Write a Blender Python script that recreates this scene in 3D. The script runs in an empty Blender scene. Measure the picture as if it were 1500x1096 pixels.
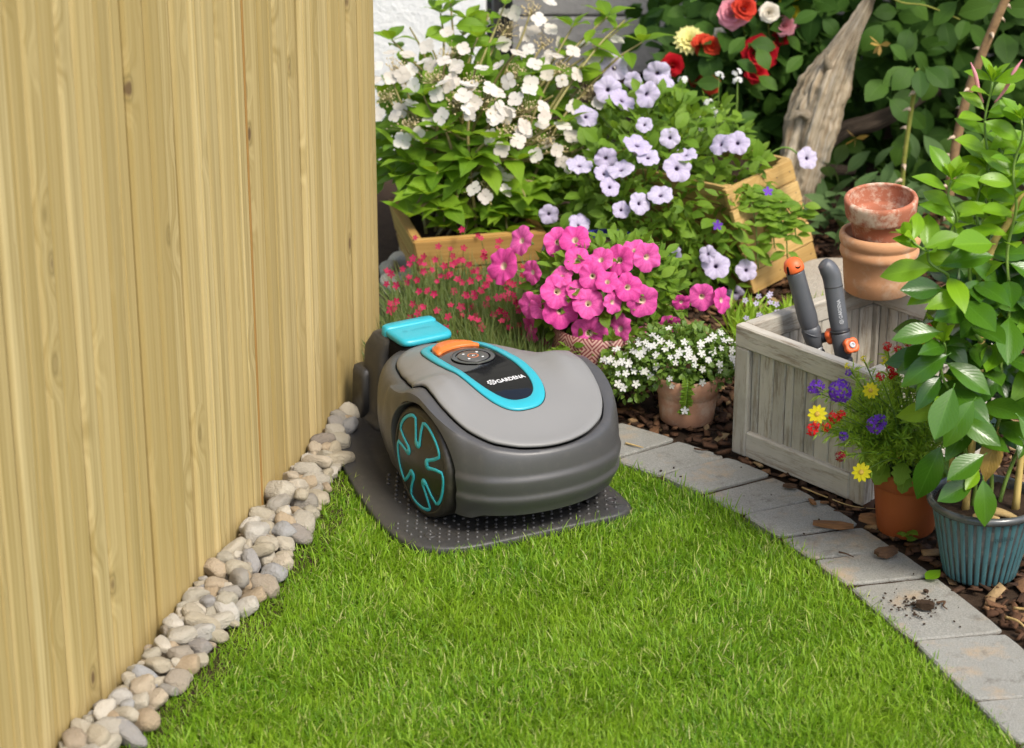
import bpy, bmesh, math, random
import numpy as np
from mathutils import Vector, Matrix, Euler, noise
R = math.radians
rng = random.Random(7)
nrg = np.random.default_rng(11)
scene = bpy.context.scene

# ------------------------------------------------------------------ camera, sky, sun, exposure
cam_data = bpy.data.cameras.new('camera')
cam_data.sensor_width = 36.0
cam_data.lens = 86.4
cam_data.clip_start = 0.05
cam_data.clip_end = 500.0
cam_data.dof.use_dof = True
cam_data.dof.focus_distance = 3.8
cam_data.dof.aperture_fstop = 6.2
cam = bpy.data.objects.new('camera', cam_data)
scene.collection.objects.link(cam)
cam.location = (0, 0, 1.63)
cam.rotation_euler = (R(90 - 22), 0, 0)
scene.camera = cam

SUN_ELEV, SUN_AZ = 52.0, 140.0        # azimuth clockwise from +Y: the sun stands behind the camera, to its right
world = bpy.data.worlds.new('World')
scene.world = world
world.use_nodes = True
wt = world.node_tree
wt.nodes.clear()
sky = wt.nodes.new('ShaderNodeTexSky')
sky.sky_type = 'NISHITA'
sky.sun_disc = False
sky.sun_elevation = R(SUN_ELEV)
sky.sun_rotation = R(SUN_AZ)
sky.air_density = 1.0
sky.dust_density = 3.0
sky.ozone_density = 1.0
bg = wt.nodes.new('ShaderNodeBackground')
bg.inputs['Strength'].default_value = 0.15
wo = wt.nodes.new('ShaderNodeOutputWorld')
wt.links.new(sky.outputs[0], bg.inputs[0])
wt.links.new(bg.outputs[0], wo.inputs[0])
sun_data = bpy.data.lights.new('sun', 'SUN')
sun_data.energy = 2.0
sun_data.angle = R(16)
sun_data.color = (1.0, 0.95, 0.86)
sun = bpy.data.objects.new('sun', sun_data)
scene.collection.objects.link(sun)
sd = Vector((math.sin(R(SUN_AZ)) * math.cos(R(SUN_ELEV)), math.cos(R(SUN_AZ)) * math.cos(R(SUN_ELEV)), math.sin(R(SUN_ELEV))))
sun.rotation_euler = sd.to_track_quat('Z', 'Y').to_euler()
scene.view_settings.view_transform = 'Standard'
scene.view_settings.look = 'None'
scene.view_settings.gamma = 1.0
scene.view_settings.exposure = 0.88
scene.view_settings.use_curve_mapping = False
scene.cycles.use_denoising = True
scene.cycles.max_bounces = 8
scene.cycles.transparent_max_bounces = 8
scene.render.film_transparent = False

# ------------------------------------------------------------------ helpers: materials
class T:
    def __init__(self, name):
        self.m = bpy.data.materials.new(name)
        self.m.use_nodes = True
        self.t = self.m.node_tree
        self.t.nodes.clear()
        self.out = self.t.nodes.new('ShaderNodeOutputMaterial')
    def n(self, kind, props=None, **ins):
        nd = self.t.nodes.new('ShaderNode' + kind)
        for k, v in (props or {}).items():
            setattr(nd, k, v)
        for k, v in ins.items():
            self.set(nd, k.replace('_', ' '), v)
        return nd
    def set(self, nd, key, v):
        s = nd.inputs[key]
        if isinstance(v, bpy.types.NodeSocket):
            self.t.links.new(v, s)
        elif isinstance(v, bpy.types.Node):
            self.t.links.new(v.outputs[0], s)
        else:
            if hasattr(s.default_value, '__len__') and not isinstance(v, str) and len(v) == 3 and len(s.default_value) == 4:
                v = (*v, 1)
            s.default_value = v
    def math(self, op, a, b=None, c=None):
        nd = self.t.nodes.new('ShaderNodeMath'); nd.operation = op
        for i, v in enumerate((a, b, c)):
            if v is not None: self.set(nd, i, v)
        return nd.outputs[0]
    def mix(self, f, a, b, blend='MIX'):
        nd = self.t.nodes.new('ShaderNodeMix'); nd.data_type = 'RGBA'; nd.blend_type = blend
        self.set(nd, 0, f); self.set(nd, 6, a); self.set(nd, 7, b)
        return nd.outputs[2]
    def ramp(self, f, stops, interp='LINEAR'):
        nd = self.t.nodes.new('ShaderNodeValToRGB'); nd.color_ramp.interpolation = interp
        el = nd.color_ramp.elements
        while len(el) < len(stops): el.new(0.5)
        for e, (p, c) in zip(el, stops):
            e.position = p
            e.color = (*c, 1) if hasattr(c, '__len__') else (c, c, c, 1)
        self.set(nd, 0, f)
        return nd.outputs[0]
    def coord(self, kind='Object', scale=(1, 1, 1), rand=0.0):
        tc = self.n('TexCoord').outputs[kind]
        v = tc
        if rand:
            oi = self.n('ObjectInfo').outputs['Random']
            off = self.math('MULTIPLY', oi, rand)
            cx = self.n('CombineXYZ', X=off, Y=self.math('MULTIPLY', off, 0.7), Z=self.math('MULTIPLY', off, 1.3))
            va = self.t.nodes.new('ShaderNodeVectorMath'); va.operation = 'ADD'
            self.t.links.new(v, va.inputs[0]); self.t.links.new(cx.outputs[0], va.inputs[1]); v = va.outputs[0]
        if scale != (1, 1, 1):
            vm = self.t.nodes.new('ShaderNodeVectorMath'); vm.operation = 'MULTIPLY'
            self.t.links.new(v, vm.inputs[0]); vm.inputs[1].default_value = scale; v = vm.outputs[0]
        return v
    def noise(self, v, s, d=4, r=0.55, out='Fac', dist=0.0):
        return self.n('TexNoise', Vector=v, Scale=s, Detail=d, Roughness=r, Distortion=dist).outputs[out]
    def bump(self, h, strength=0.3, dist=0.002):
        return self.n('Bump', Height=h, Strength=strength, Distance=dist).outputs[0]
    def pbr(self, **k):
        return self.n('BsdfPrincipled', **k)
    def done(self, shader):
        self.t.links.new(shader.outputs[0] if isinstance(shader, bpy.types.Node) else shader, self.out.inputs[0])
        return self.m
M = {}

def plastic(name, col, rough=0.4, grain=0.15, scale=900, spec=0.5, coat=0.0, dust=0.0):
    t = T(name)
    co = t.coord()
    big = t.noise(co, 14, 3)
    fine = t.noise(co, scale, 2)
    c = t.mix(t.math('MULTIPLY', big, 0.14), col, tuple(x * 0.72 for x in col))
    if dust:
        dn = t.ramp(t.noise(co, 60, 6, 0.7), [(0.52, 0), (0.75, 1)])
        c = t.mix(t.math('MULTIPLY', dn, dust), c, (0.30, 0.26, 0.2))
    rg = t.math('ADD', t.math('MULTIPLY', t.noise(co, 40, 4), 0.16), rough - 0.08)
    b = t.pbr(Base_Color=c, Roughness=rg, Specular_IOR_Level=spec, Coat_Weight=coat, Normal=t.bump(fine, grain, 0.0006))
    return t.done(b)

def leafmat(name, a, b, rough=0.42, trans=0.28, vein=0.35, island=False, spec=0.45, young=None, bumpk=0.5, hs=0.5):
    t = T(name)
    if island: rnd = t.n('NewGeometry').outputs['Random Per Island']
    else: rnd = t.n('ObjectInfo').outputs['Random']
    c = t.mix(rnd, a, b)
    co = t.coord('Object', rand=0 if island else 3.0)
    c = t.mix(t.math('MULTIPLY', t.noise(co, 55, 3), 0.45), c, tuple(x * 0.55 for x in a))
    h = t.noise(co, 300, 2)
    if vein:
        uv = t.n('SeparateXYZ', Vector=t.n('TexCoord').outputs['UV'])
        ax = t.math('ABSOLUTE', t.math('SUBTRACT', uv.outputs[0], 0.5))
        mid = t.ramp(ax, [(0.0, 1), (0.035, 0)])
        ph = t.math('SUBTRACT', t.math('MULTIPLY', uv.outputs[1], 9.0), t.math('MULTIPLY', ax, 7.0))
        fr = t.math('ABSOLUTE', t.math('SUBTRACT', t.math('FRACT', ph), 0.5))
        sv = t.ramp(fr, [(0.0, 1), (0.09, 0)])
        vv = t.math('MAXIMUM', mid, t.math('MULTIPLY', sv, 0.55))
        c = t.mix(t.math('MULTIPLY', vv, vein), c, tuple(min(1, x * 1.9 + 0.03) for x in b))
        h = t.math('SUBTRACT', t.math('MULTIPLY', fr, 0.9), t.math('MULTIPLY', mid, 0.7))
    nb = t.bump(h, bumpk, 0.0015)
    p = t.pbr(Base_Color=c, Roughness=rough, Specular_IOR_Level=spec, Normal=nb)
    tr = t.n('BsdfTranslucent', Color=t.mix(0.5, c, tuple(min(1, x * y) for x, y in zip(b, (1.9, 1.7, 0.9)))))
    mx = t.n('MixShader', Fac=trans)
    t.t.links.new(p.outputs[0], mx.inputs[1]); t.t.links.new(tr.outputs[0], mx.inputs[2])
    return t.done(mx)

def petalmat(name, a, b, trans=0.3, rough=0.55, island=False, kind=None, centre=None, dark=None, r0=0.2, r1=0.35):
    """petal colours; kind 'petunia' tints by the flower's own radius and angle (throat, veins)"""
    t = T(name)
    rnd = t.n('NewGeometry').outputs['Random Per Island'] if island else t.n('ObjectInfo').outputs['Random']
    c = t.mix(rnd, a, b)
    co = t.coord('Object', rand=0)
    if kind == 'petunia':
        s = t.n('SeparateXYZ', Vector=co)
        x, y = s.outputs[0], s.outputs[1]
        r = t.math('SQRT', t.math('ADD', t.math('MULTIPLY', x, x), t.math('MULTIPLY', y, y)))
        ang = t.math('ARCTAN2', y, x)
        co2 = t.coord('Object', rand=5.0)
        nz = t.noise(co2, 60, 4)
        w = t.math('ABSOLUTE', t.math('SINE', t.math('ADD', t.math('MULTIPLY', ang, 7.5), t.math('MULTIPLY', nz, 4.0))))
        v = t.math('MULTIPLY', t.ramp(w, [(0.0, 1), (0.42, 0)]), t.ramp(r, [(0.15, 1), (0.95, 0.45)]))
        c = t.mix(t.math('MULTIPLY', v, 0.75), c, dark)
        c = t.mix(t.math('MULTIPLY', t.ramp(t.noise(co2, 7, 5, 0.7), [(0.4, 0), (0.7, 1)]), 0.35), c, dark)
        c = t.mix(t.ramp(r, [(r0, 1), (r1, 0)]), c, centre)
    h = t.noise(t.coord('Object'), 9, 3)
    p = t.pbr(Base_Color=c, Roughness=rough, Specular_IOR_Level=0.25, Normal=t.bump(h, 0.25, 0.003))
    tr = t.n('BsdfTranslucent', Color=c)
    mx = t.n('MixShader', Fac=trans)
    t.t.links.new(p.outputs[0], mx.inputs[1]); t.t.links.new(tr.outputs[0], mx.inputs[2])
    return t.done(mx)

def pinemat(name, light, darkc, knot, scale=1.0, knots=True, grey=0.0, rough=0.6):
    """sawn softwood, grain along local Z"""
    t = T(name)
    co = t.coord('Object', rand=7.0)
    s = t.n('SeparateXYZ', Vector=co)
    oi = t.n('ObjectInfo').outputs['Random']
    wob = t.noise(t.coord('Object', (5 * scale, 5 * scale, 0.9 * scale), rand=31.0), 1.0, 3)
    x = t.math('ADD', t.math('MULTIPLY', s.outputs[0], 1.0), t.math('MULTIPLY', wob, 0.045 / scale))
    ck = None
    if knots:
        vk = t.n('TexVoronoi', Vector=t.coord('Object', (15 * scale, 3.0 * scale, 8.5 * scale), rand=17.0), Scale=1.0, Randomness=1.0)
        dk = vk.outputs['Distance']
        pick = t.math('GREATER_THAN', t.n('SeparateXYZ', Vector=vk.outputs['Color']).outputs[0], 0.64)
        halo = t.math('MULTIPLY', t.ramp(dk, [(0.0, 1), (0.55, 0)], 'EASE'), pick)
        x = t.math('ADD', x, t.math('MULTIPLY', halo, 0.035 / scale))
        ck = t.math('MULTIPLY', t.ramp(dk, [(0.07, 1), (0.12, 0)]), pick)
        ringk = t.math('MULTIPLY', t.ramp(dk, [(0.10, 0), (0.14, 0.8), (0.2, 0)]), pick)
    fr = t.math('SINE', t.math('MULTIPLY', x, 620.0 * scale))
    fr2 = t.math('SINE', t.math('MULTIPLY', x, 215.0 * scale))
    g = t.math('ADD', t.math('MULTIPLY', fr, 0.22), t.math('MULTIPLY', fr2, 0.3))
    fib = t.noise(t.coord('Object', (260 * scale, 260 * scale, 5 * scale), rand=3.0), 1.0, 4, 0.65)
    g = t.math('ADD', t.math('ADD', t.math('MULTIPLY', g, 0.5), 0.12), t.math('MULTIPLY', fib, 0.75))
    c = t.mix(t.ramp(g, [(0.28, 0), (0.80, 1)]), light, darkc)
    patch = t.noise(t.coord('Object', (6, 6, 1.1), rand=13.0), 1.0, 3)
    c = t.mix(t.math('MULTIPLY', t.ramp(patch, [(0.45, 0), (0.75, 1)]), 0.35), c, tuple(k * q for k, q in zip(light, (1.08, 1.1, 1.2))))
    c = t.mix(t.math('MULTIPLY', t.math('FRACT', t.math('MULTIPLY', oi, 7.3)), 0.35), c, tuple(k * q for k, q in zip(light, (1.06, 1.0, 0.86))))
    c = t.mix(t.math('MULTIPLY', oi, 0.7), c, tuple(k * q for k, q in zip(darkc, (1.02, 1.0, 0.95))))
    if ck is not None:
        c = t.mix(ringk, c, tuple(k * 0.75 for k in darkc))
        c = t.mix(t.math('MULTIPLY', ck, 0.9), c, knot)
    nb = t.bump(g, 0.35, 0.0012)
    return t.done(t.pbr(Base_Color=c, Roughness=rough, Specular_IOR_Level=0.3, Normal=nb))

# ------------------------------------------------------------------ helpers: geometry
COL = scene.collection
def mesh(name, v, f, mat=None, smooth=True, uv=None, mats=None, midx=None):
    me = bpy.data.meshes.new(name)
    me.from_pydata([tuple(p) for p in v], [], f)
    if mat is not None: me.materials.append(M[mat] if isinstance(mat, str) else mat)
    if mats:
        for q in mats: me.materials.append(M[q])
    if midx is not None: me.polygons.foreach_set('material_index', midx)
    if smooth: me.polygons.foreach_set('use_smooth', [True] * len(me.polygons))
    if uv is not None:
        l = me.uv_layers.new(name='UVMap')
        li = np.empty(len(me.loops), dtype=np.int32); me.loops.foreach_get('vertex_index', li)
        l.data.foreach_set('uv', np.asarray(uv, dtype=np.float32)[li].ravel())
    me.update()
    return me
def obj(name, me, parent=None, loc=(0, 0, 0), rot=None, scale=None, mw=None):
    o = bpy.data.objects.new(name, me)
    COL.objects.link(o)
    if mw is not None:
        o.rotation_mode = 'QUATERNION'; o.matrix_basis = mw
    else:
        o.location = loc
        if rot is not None: o.rotation_euler = rot
        if scale is not None: o.scale = scale if hasattr(scale, '__len__') else (scale,) * 3
    if parent is not None: o.parent = parent
    return o
def tag(o, label=None, cat=None, group=None, kind=None):
    for k, v in (('label', label), ('category', cat), ('group', group), ('kind', kind)):
        if v: o[k] = v
    return o
def thing(name, label, cat, loc=(0, 0, 0), rot=(0, 0, 0), group=None):
    o = obj(name, None, None, loc, rot)
    o.empty_display_size = 0.05
    return tag(o, label, cat, group)
def frame(d, n, loc=(0, 0, 0), s=1.0):
    """matrix whose Y runs along d and whose Z leans towards n"""
    y = Vector(d).normalized(); x = y.cross(Vector(n))
    if x.length < 1e-5: x = y.orthogonal()
    x.normalize(); z = x.cross(y)
    m = Matrix((x, y, z)).transposed().to_4x4()
    if hasattr(s, '__len__'): m = m @ Matrix.Diagonal((*s, 1))
    else: m = m @ Matrix.Scale(s, 4)
    m.translation = Vector(loc)
    return m
def face(n, loc, s=1.0, spin=0.0):
    """matrix whose Z points along n"""
    q = Vector(n).to_track_quat('Z', 'Y').to_matrix().to_4x4()
    m = Matrix.Translation(Vector(loc)) @ q @ Matrix.Rotation(spin, 4, 'Z') @ Matrix.Scale(s, 4)
    return m
class MB:
    def __init__(self): self.v = []; self.f = []; self.uv = []
    def add(self, v, f, mw=None, uv=None):
        k = len(self.v)
        if mw is not None: v = [mw @ Vector(p) for p in v]
        self.v += [tuple(p) for p in v]
        self.f += [[i + k for i in q] for q in f]
        self.uv += list(uv) if uv is not None else [(0.5, 0.5)] * len(v)
        return self
    def box(self, c, s, mw=None, bev=0.0):
        v, f = box(s, bev); m = Matrix.Translation(c)
        return self.add(v, f, (mw @ m) if mw is not None else m)
    def build(self, name, mat, parent=None, smooth=True, **k):
        return obj(name, mesh(name, self.v, self.f, mat, smooth, self.uv), parent, **k)
def box(s, bev=0.0):
    """box with chamfered edges (24 verts)"""
    x, y, z = (q / 2 for q in s); b = min(bev, x * .9, y * .9, z * .9)
    if b <= 0:
        v = [(i, j, k) for i in (-x, x) for j in (-y, y) for k in (-z, z)]
        return v, [(0, 1, 3, 2), (4, 6, 7, 5), (0, 4, 5, 1), (2, 3, 7, 6), (0, 2, 6, 4), (1, 5, 7, 3)]
    bm = bmesh.new()
    bmesh.ops.create_cube(bm, size=1.0)
    bmesh.ops.scale(bm, vec=s, verts=bm.verts)
    bmesh.ops.bevel(bm, geom=list(bm.edges), offset=b, segments=1, affect='EDGES', profile=0.6)
    v = [tuple(q.co) for q in bm.verts]; bm.verts.index_update()
    f = [[q.index for q in p.verts] for p in bm.faces]
    bm.free()
    return v, f
def grid_faces(nr, nc, wrap=False):
    f = []
    for i in range(nr - 1):
        for j in range(nc if wrap else nc - 1):
            j2 = (j + 1) % nc
            f.append((i * nc + j, i * nc + j2, (i + 1) * nc + j2, (i + 1) * nc + j))
    return f
def lathe(prof, n=40, cap0=False, cap1=False):
    v = [(r * math.cos(2 * math.pi * j / n), r * math.sin(2 * math.pi * j / n), z) for r, z in prof for j in range(n)]
    f = grid_faces(len(prof), n, True)
    if cap0: f.append(tuple(range(n))[::-1])
    if cap1: f.append(tuple(range((len(prof) - 1) * n, len(prof) * n)))
    return v, f
def catmull(pts, k=6):
    p = [Vector(q) for q in pts]; out = []
    for i in range(len(p) - 1):
        a = p[i - 1] if i else p[0] * 2 - p[1]; b, c = p[i], p[i + 1]
        d = p[i + 2] if i + 2 < len(p) else c * 2 - b
        for j in range(k):
            t = j / k
            out.append(0.5 * ((2 * b) + (c - a) * t + (2 * a - 5 * b + 4 * c - d) * t * t + (3 * b - a - 3 * c + d) * t ** 3))
    out.append(p[-1]); return out
def tube(pts, rad, n=8, cap=True):
    p = [Vector(q) for q in pts]
    if not hasattr(rad, '__len__'): rad = [rad] * len(p)
    elif len(rad) != len(p):
        rad = [float(np.interp(i / (len(p) - 1), np.linspace(0, 1, len(rad)), rad)) for i in range(len(p))]
    v = []; up = None
    for i, q in enumerate(p):
        d = (p[min(i + 1, len(p) - 1)] - p[max(i - 1, 0)]).normalized()
        if up is None: up = d.orthogonal().normalized()
        up = (up - d * up.dot(d)).normalized(); s = d.cross(up)
        for j in range(n):
            a = 2 * math.pi * j / n
            v.append(q + (up * math.cos(a) + s * math.sin(a)) * rad[i])
    f = grid_faces(len(p), n, True)
    if cap: f += [tuple(range(n))[::-1], tuple(range((len(p) - 1) * n, len(p) * n))]
    return v, f
def prism(poly, z0, z1, bev=0.0):
    """extruded outline; with a chamfer at the top edge"""
    n = len(poly); c = Vector((sum(p[0] for p in poly) / n, sum(p[1] for p in poly) / n))
    rings = [(poly, z0), (poly, z1 - bev)] if bev else [(poly, z0), (poly, z1)]
    if bev:
        ins = []
        for i in range(n):
            a, b, d = Vector(poly[i - 1]), Vector(poly[i]), Vector(poly[(i + 1) % n])
            t = (d - a); t.normalize() if t.length > 1e-9 else None
            nn = Vector((-t.y, t.x))
            if nn.dot(c - b) < 0: nn = -nn
            ins.append(tuple(b + nn * bev))
        rings.append((ins, z1))
    v = [(p[0], p[1], z) for ring, z in rings for p in ring]
    f = grid_faces(len(rings), n, True)
    f += [tuple(range(n))[::-1], tuple(range((len(rings) - 1) * n, len(rings) * n))]
    return v, f
def leaf(L, W, fold=0.25, curl=0.25, nx=4, ny=6, base=0.45, tip=1.0, wav=0.0, serr=0.0, pet=0.0):
    """blade along +Y from the origin; base moves the widest place, tip sharpens the point, pet = stalk"""
    v, uv = [], []
    for j in range(ny + 1):
        t = j / ny
        tt = t ** (math.log(0.5) / math.log(base))
        w = max(0.02, math.sin(math.pi * min(1, tt)) ** (0.75 if t < base else tip)) * W * 0.5
        if j == ny: w = W * 0.004
        if j == 0: w = W * 0.03
        for i in range(nx + 1):
            s = 2 * i / nx - 1
            k = 1 + (serr * (1 if j % 2 else -1) if abs(s) == 1 else 0)
            z = fold * abs(s) * w - curl * L * t * t + wav * W * math.sin(t * 9 + s * 2) * abs(s)
            v.append((s * w * k, pet + L * t * (1 - 0.18 * abs(curl) * t), z))
            uv.append((i / nx, t))
    f = grid_faces(ny + 1, nx + 1)
    if pet:
        b = len(v); r = W * 0.03
        v += [(-r, 0, 0), (r, 0, 0), (0, 0, -r * 1.5), (-r * .7, pet, 0), (r * .7, pet, 0), (0, pet, -r)]
        uv += [(0.5, 0)] * 6
        f += [(b, b + 1, b + 4, b + 3), (b + 1, b + 2, b + 5, b + 4), (b + 2, b, b + 3, b + 5)]
    return v, f, uv
def leafmesh(name, mat, **k):
    v, f, uv = leaf(**k)
    return mesh(name, v, f, mat, True, uv)
def text_mesh(body, size, bold=0.0):
    cu = bpy.data.curves.new('lettering', 'FONT'); cu.body = body; cu.size = size; cu.offset = bold
    cu.align_x = 'CENTER'; cu.align_y = 'CENTER'; cu.resolution_u = 3
    o = bpy.data.objects.new('lettering', cu); COL.objects.link(o)
    dg = bpy.context.evaluated_depsgraph_get()
    me = o.evaluated_get(dg).to_mesh()
    v = [tuple(p.co) for p in me.vertices]; f = [list(p.vertices) for p in me.polygons]
    o.evaluated_get(dg).to_mesh_clear()
    bpy.data.objects.remove(o); bpy.data.curves.remove(cu)
    return v, f
def inside(p, poly):
    x, y = p; r = False; n = len(poly)
    for i in range(n):
        x1, y1 = poly[i]; x2, y2 = poly[i - 1]
        if (y1 > y) != (y2 > y) and x < (x2 - x1) * (y - y1) / (y2 - y1) + x1: r = not r
    return r
def inside_np(px, py, poly):
    r = np.zeros(len(px), bool); n = len(poly)
    for i in range(n):
        x1, y1 = poly[i]; x2, y2 = poly[i - 1]
        if y1 == y2: continue
        r ^= ((y1 > py) != (y2 > py)) & (px < (x2 - x1) * (py - y1) / (y2 - y1) + x1)
    return r
def np_mesh(name, V, F, mat):
    me = bpy.data.meshes.new(name)
    V = np.ascontiguousarray(V, dtype=np.float32); F = np.ascontiguousarray(F, dtype=np.int32)
    k = F.shape[1]
    me.vertices.add(len(V)); me.vertices.foreach_set('co', V.ravel())
    me.loops.add(F.size); me.loops.foreach_set('vertex_index', F.ravel())
    me.polygons.add(len(F)); me.polygons.foreach_set('loop_start', np.arange(0, F.size, k, dtype=np.int32))
    me.materials.append(M[mat])
    me.update(calc_edges=True)
    return me
def rvec(): return Vector((rng.gauss(0, 1), rng.gauss(0, 1), rng.gauss(0, 1))).normalized()
CAMV = Vector((0, 0, 1.63))

# ------------------------------------------------------------------ materials
M['fence'] = pinemat('pine_boards', (0.465, 0.365, 0.175), (0.27, 0.198, 0.070), (0.10, 0.058, 0.026))
M['resin'] = pinemat('resinous_pine', (0.32, 0.19, 0.058), (0.22, 0.115, 0.03), (0.1, 0.05, 0.02), knots=False)
M['larch'] = pinemat('fresh_larch', (0.52, 0.355, 0.14), (0.34, 0.205, 0.065), (0.1, 0.05, 0.02), scale=1.6)
M['tubwood'] = pinemat('oiled_tub_wood', (0.46, 0.275, 0.085), (0.30, 0.16, 0.042), (0.1, 0.05, 0.02), scale=1.2, knots=False)

def whitewash():
    t = T('worn_whitewashed_wood')
    co = t.coord('Object', rand=9.0)
    fib = t.noise(t.coord('Object', (170, 170, 5), rand=3.0), 1.0, 5, 0.7)
    base = t.ramp(fib, [(0.33, (0.055, 0.042, 0.028)), (0.48, (0.22, 0.175, 0.125)), (0.68, (0.40, 0.345, 0.265))])
    worn = t.math('ADD', t.math('MULTIPLY', t.noise(t.coord('Object', (60, 60, 9), rand=21.0), 1.0, 6, 0.75), 0.7), t.math('MULTIPLY', fib, 0.35))
    f = t.ramp(worn, [(0.52, 1), (0.63, 0)])
    paint = t.mix(t.noise(co, 30, 4), (0.62, 0.59, 0.51), (0.47, 0.43, 0.355))
    c = t.mix(t.math('MULTIPLY', f, 0.85), base, paint)
    oi = t.n('ObjectInfo').outputs['Random']
    c = t.mix(t.math('MULTIPLY', oi, 0.35), c, (0.22, 0.2, 0.165))
    stain = t.ramp(t.noise(co, 9, 5, 0.65), [(0.55, 0), (0.8, 1)])
    c = t.mix(t.math('MULTIPLY', stain, 0.45), c, (0.12, 0.11, 0.085))
    h = t.math('ADD', fib, t.math('MULTIPLY', f, 0.5))
    return t.done(t.pbr(Base_Color=c, Roughness=0.8, Specular_IOR_Level=0.2, Normal=t.bump(h, 0.55, 0.0015)))
M['whitewash'] = whitewash()

def terracotta(name, a, b, lime=0.3, gloss=0.75, grime=0.4):
    t = T(name)
    co = t.coord('Object', rand=4.0)
    c = t.mix(t.noise(co, 18, 5, 0.6), a, b)
    band = t.noise(t.coord('Object', (4, 4, 60)), 1.0, 3)
    c = t.mix(t.math('MULTIPLY', band, 0.3), c, tuple(x * 0.7 for x in a))
    l = t.ramp(t.noise(co, 26, 7, 0.7), [(0.5, 0), (0.64, 1)])
    c = t.mix(t.math('MULTIPLY', l, lime), c, (0.66, 0.55, 0.42))
    g = t.ramp(t.noise(co, 11, 6, 0.7), [(0.52, 0), (0.72, 1)])
    c = t.mix(t.math('MULTIPLY', g, grime), c, (0.10, 0.065, 0.04))
    return t.done(t.pbr(Base_Color=c, Roughness=gloss, Specular_IOR_Level=0.3, Normal=t.bump(t.noise(co, 240, 4), 0.25, 0.0012)))
M['clay_pale'] = terracotta('pale_clay', (0.50, 0.235, 0.105), (0.58, 0.32, 0.17), 0.35, 0.8, 0.35)
M['clay_old'] = terracotta('old_red_clay', (0.36, 0.115, 0.06), (0.42, 0.16, 0.09), 0.75, 0.8, 0.5)
M['clay_pink'] = terracotta('pinkish_clay', (0.46, 0.22, 0.125), (0.52, 0.29, 0.18), 0.4, 0.8, 0.3)
M['clay_brown'] = terracotta('brown_clay', (0.33, 0.085, 0.022), (0.29, 0.07, 0.018), 0.0, 0.5, 0.2)

def glaze():
    t = T('teal_glaze')
    co = t.coord()
    ge = t.n('Attribute', {'attribute_name': 'groove'}).outputs['Fac']
    c = t.mix(t.noise(co, 22, 4), (0.060, 0.155, 0.165), (0.038, 0.10, 0.115))
    sp = t.ramp(t.noise(co, 420, 3), [(0.60, 0), (0.68, 1)])
    c = t.mix(t.math('MULTIPLY', sp, 0.55), c, (0.03, 0.04, 0.04))
    gr = t.ramp(t.math('ADD', ge, t.math('MULTIPLY', t.math('SUBTRACT', t.noise(co, 90, 4), 0.5), 0.5)), [(0.40, 0), (0.72, 1)])
    c = t.mix(gr, c, (0.026, 0.024, 0.022))
    return t.done(t.pbr(Base_Color=c, Roughness=0.3, Specular_IOR_Level=0.55, Normal=t.bump(t.noise(co, 160, 3), 0.2, 0.001)))
M['glaze'] = glaze()
M['glaze_rim'] = plastic('dark_glaze_rim', (0.06, 0.065, 0.065), 0.25, 0.2, 160, 0.6, dust=0.5)
def kilim():
    t = T('woven_red_pattern')
    s = t.n('SeparateXYZ', Vector=t.coord())
    a = t.math('MULTIPLY', t.math('ARCTAN2', s.outputs[1], s.outputs[0]), 14 / (2 * math.pi))
    zz = t.math('MULTIPLY', s.outputs[2], 26.0)
    fa = t.math('ABSOLUTE', t.math('SUBTRACT', t.math('FRACT', a), 0.5))
    fz = t.math('ABSOLUTE', t.math('SUBTRACT', t.math('FRACT', zz), 0.5))
    d = t.math('FRACT', t.math('MULTIPLY', t.math('ADD', fa, fz), 5.0))
    c = t.mix(t.ramp(d, [(0.45, 0), (0.52, 1)]), (0.16, 0.028, 0.032), (0.40, 0.24, 0.19))
    return t.done(t.pbr(Base_Color=c, Roughness=0.6, Normal=t.bump(d, 0.3, 0.001)))
M['kilim'] = kilim()
M['bluepot'] = plastic('blue_glaze', (0.03, 0.028, 0.24), 0.25, 0.1, 200, 0.5)

def soilmat(name, a, b, sc=60):
    t = T(name)
    co = t.coord()
    n1 = t.noise(co, sc, 6, 0.7)
    c = t.mix(n1, a, b)
    return t.done(t.pbr(Base_Color=c, Roughness=0.95, Specular_IOR_Level=0.1, Normal=t.bump(t.noise(co, sc * 3, 6, 0.7), 0.9, 0.006)))
M['soil'] = soilmat('potting_soil', (0.018, 0.012, 0.008), (0.085, 0.055, 0.035), 70)
M['earth'] = soilmat('dark_earth', (0.02, 0.013, 0.009), (0.07, 0.045, 0.028), 40)
M['lawnsoil'] = soilmat('lawn_soil', (0.03, 0.045, 0.010), (0.07, 0.085, 0.022), 60)
M['meadow'] = soilmat('far_lawn', (0.06, 0.12, 0.02), (0.10, 0.17, 0.035), 8)

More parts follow.
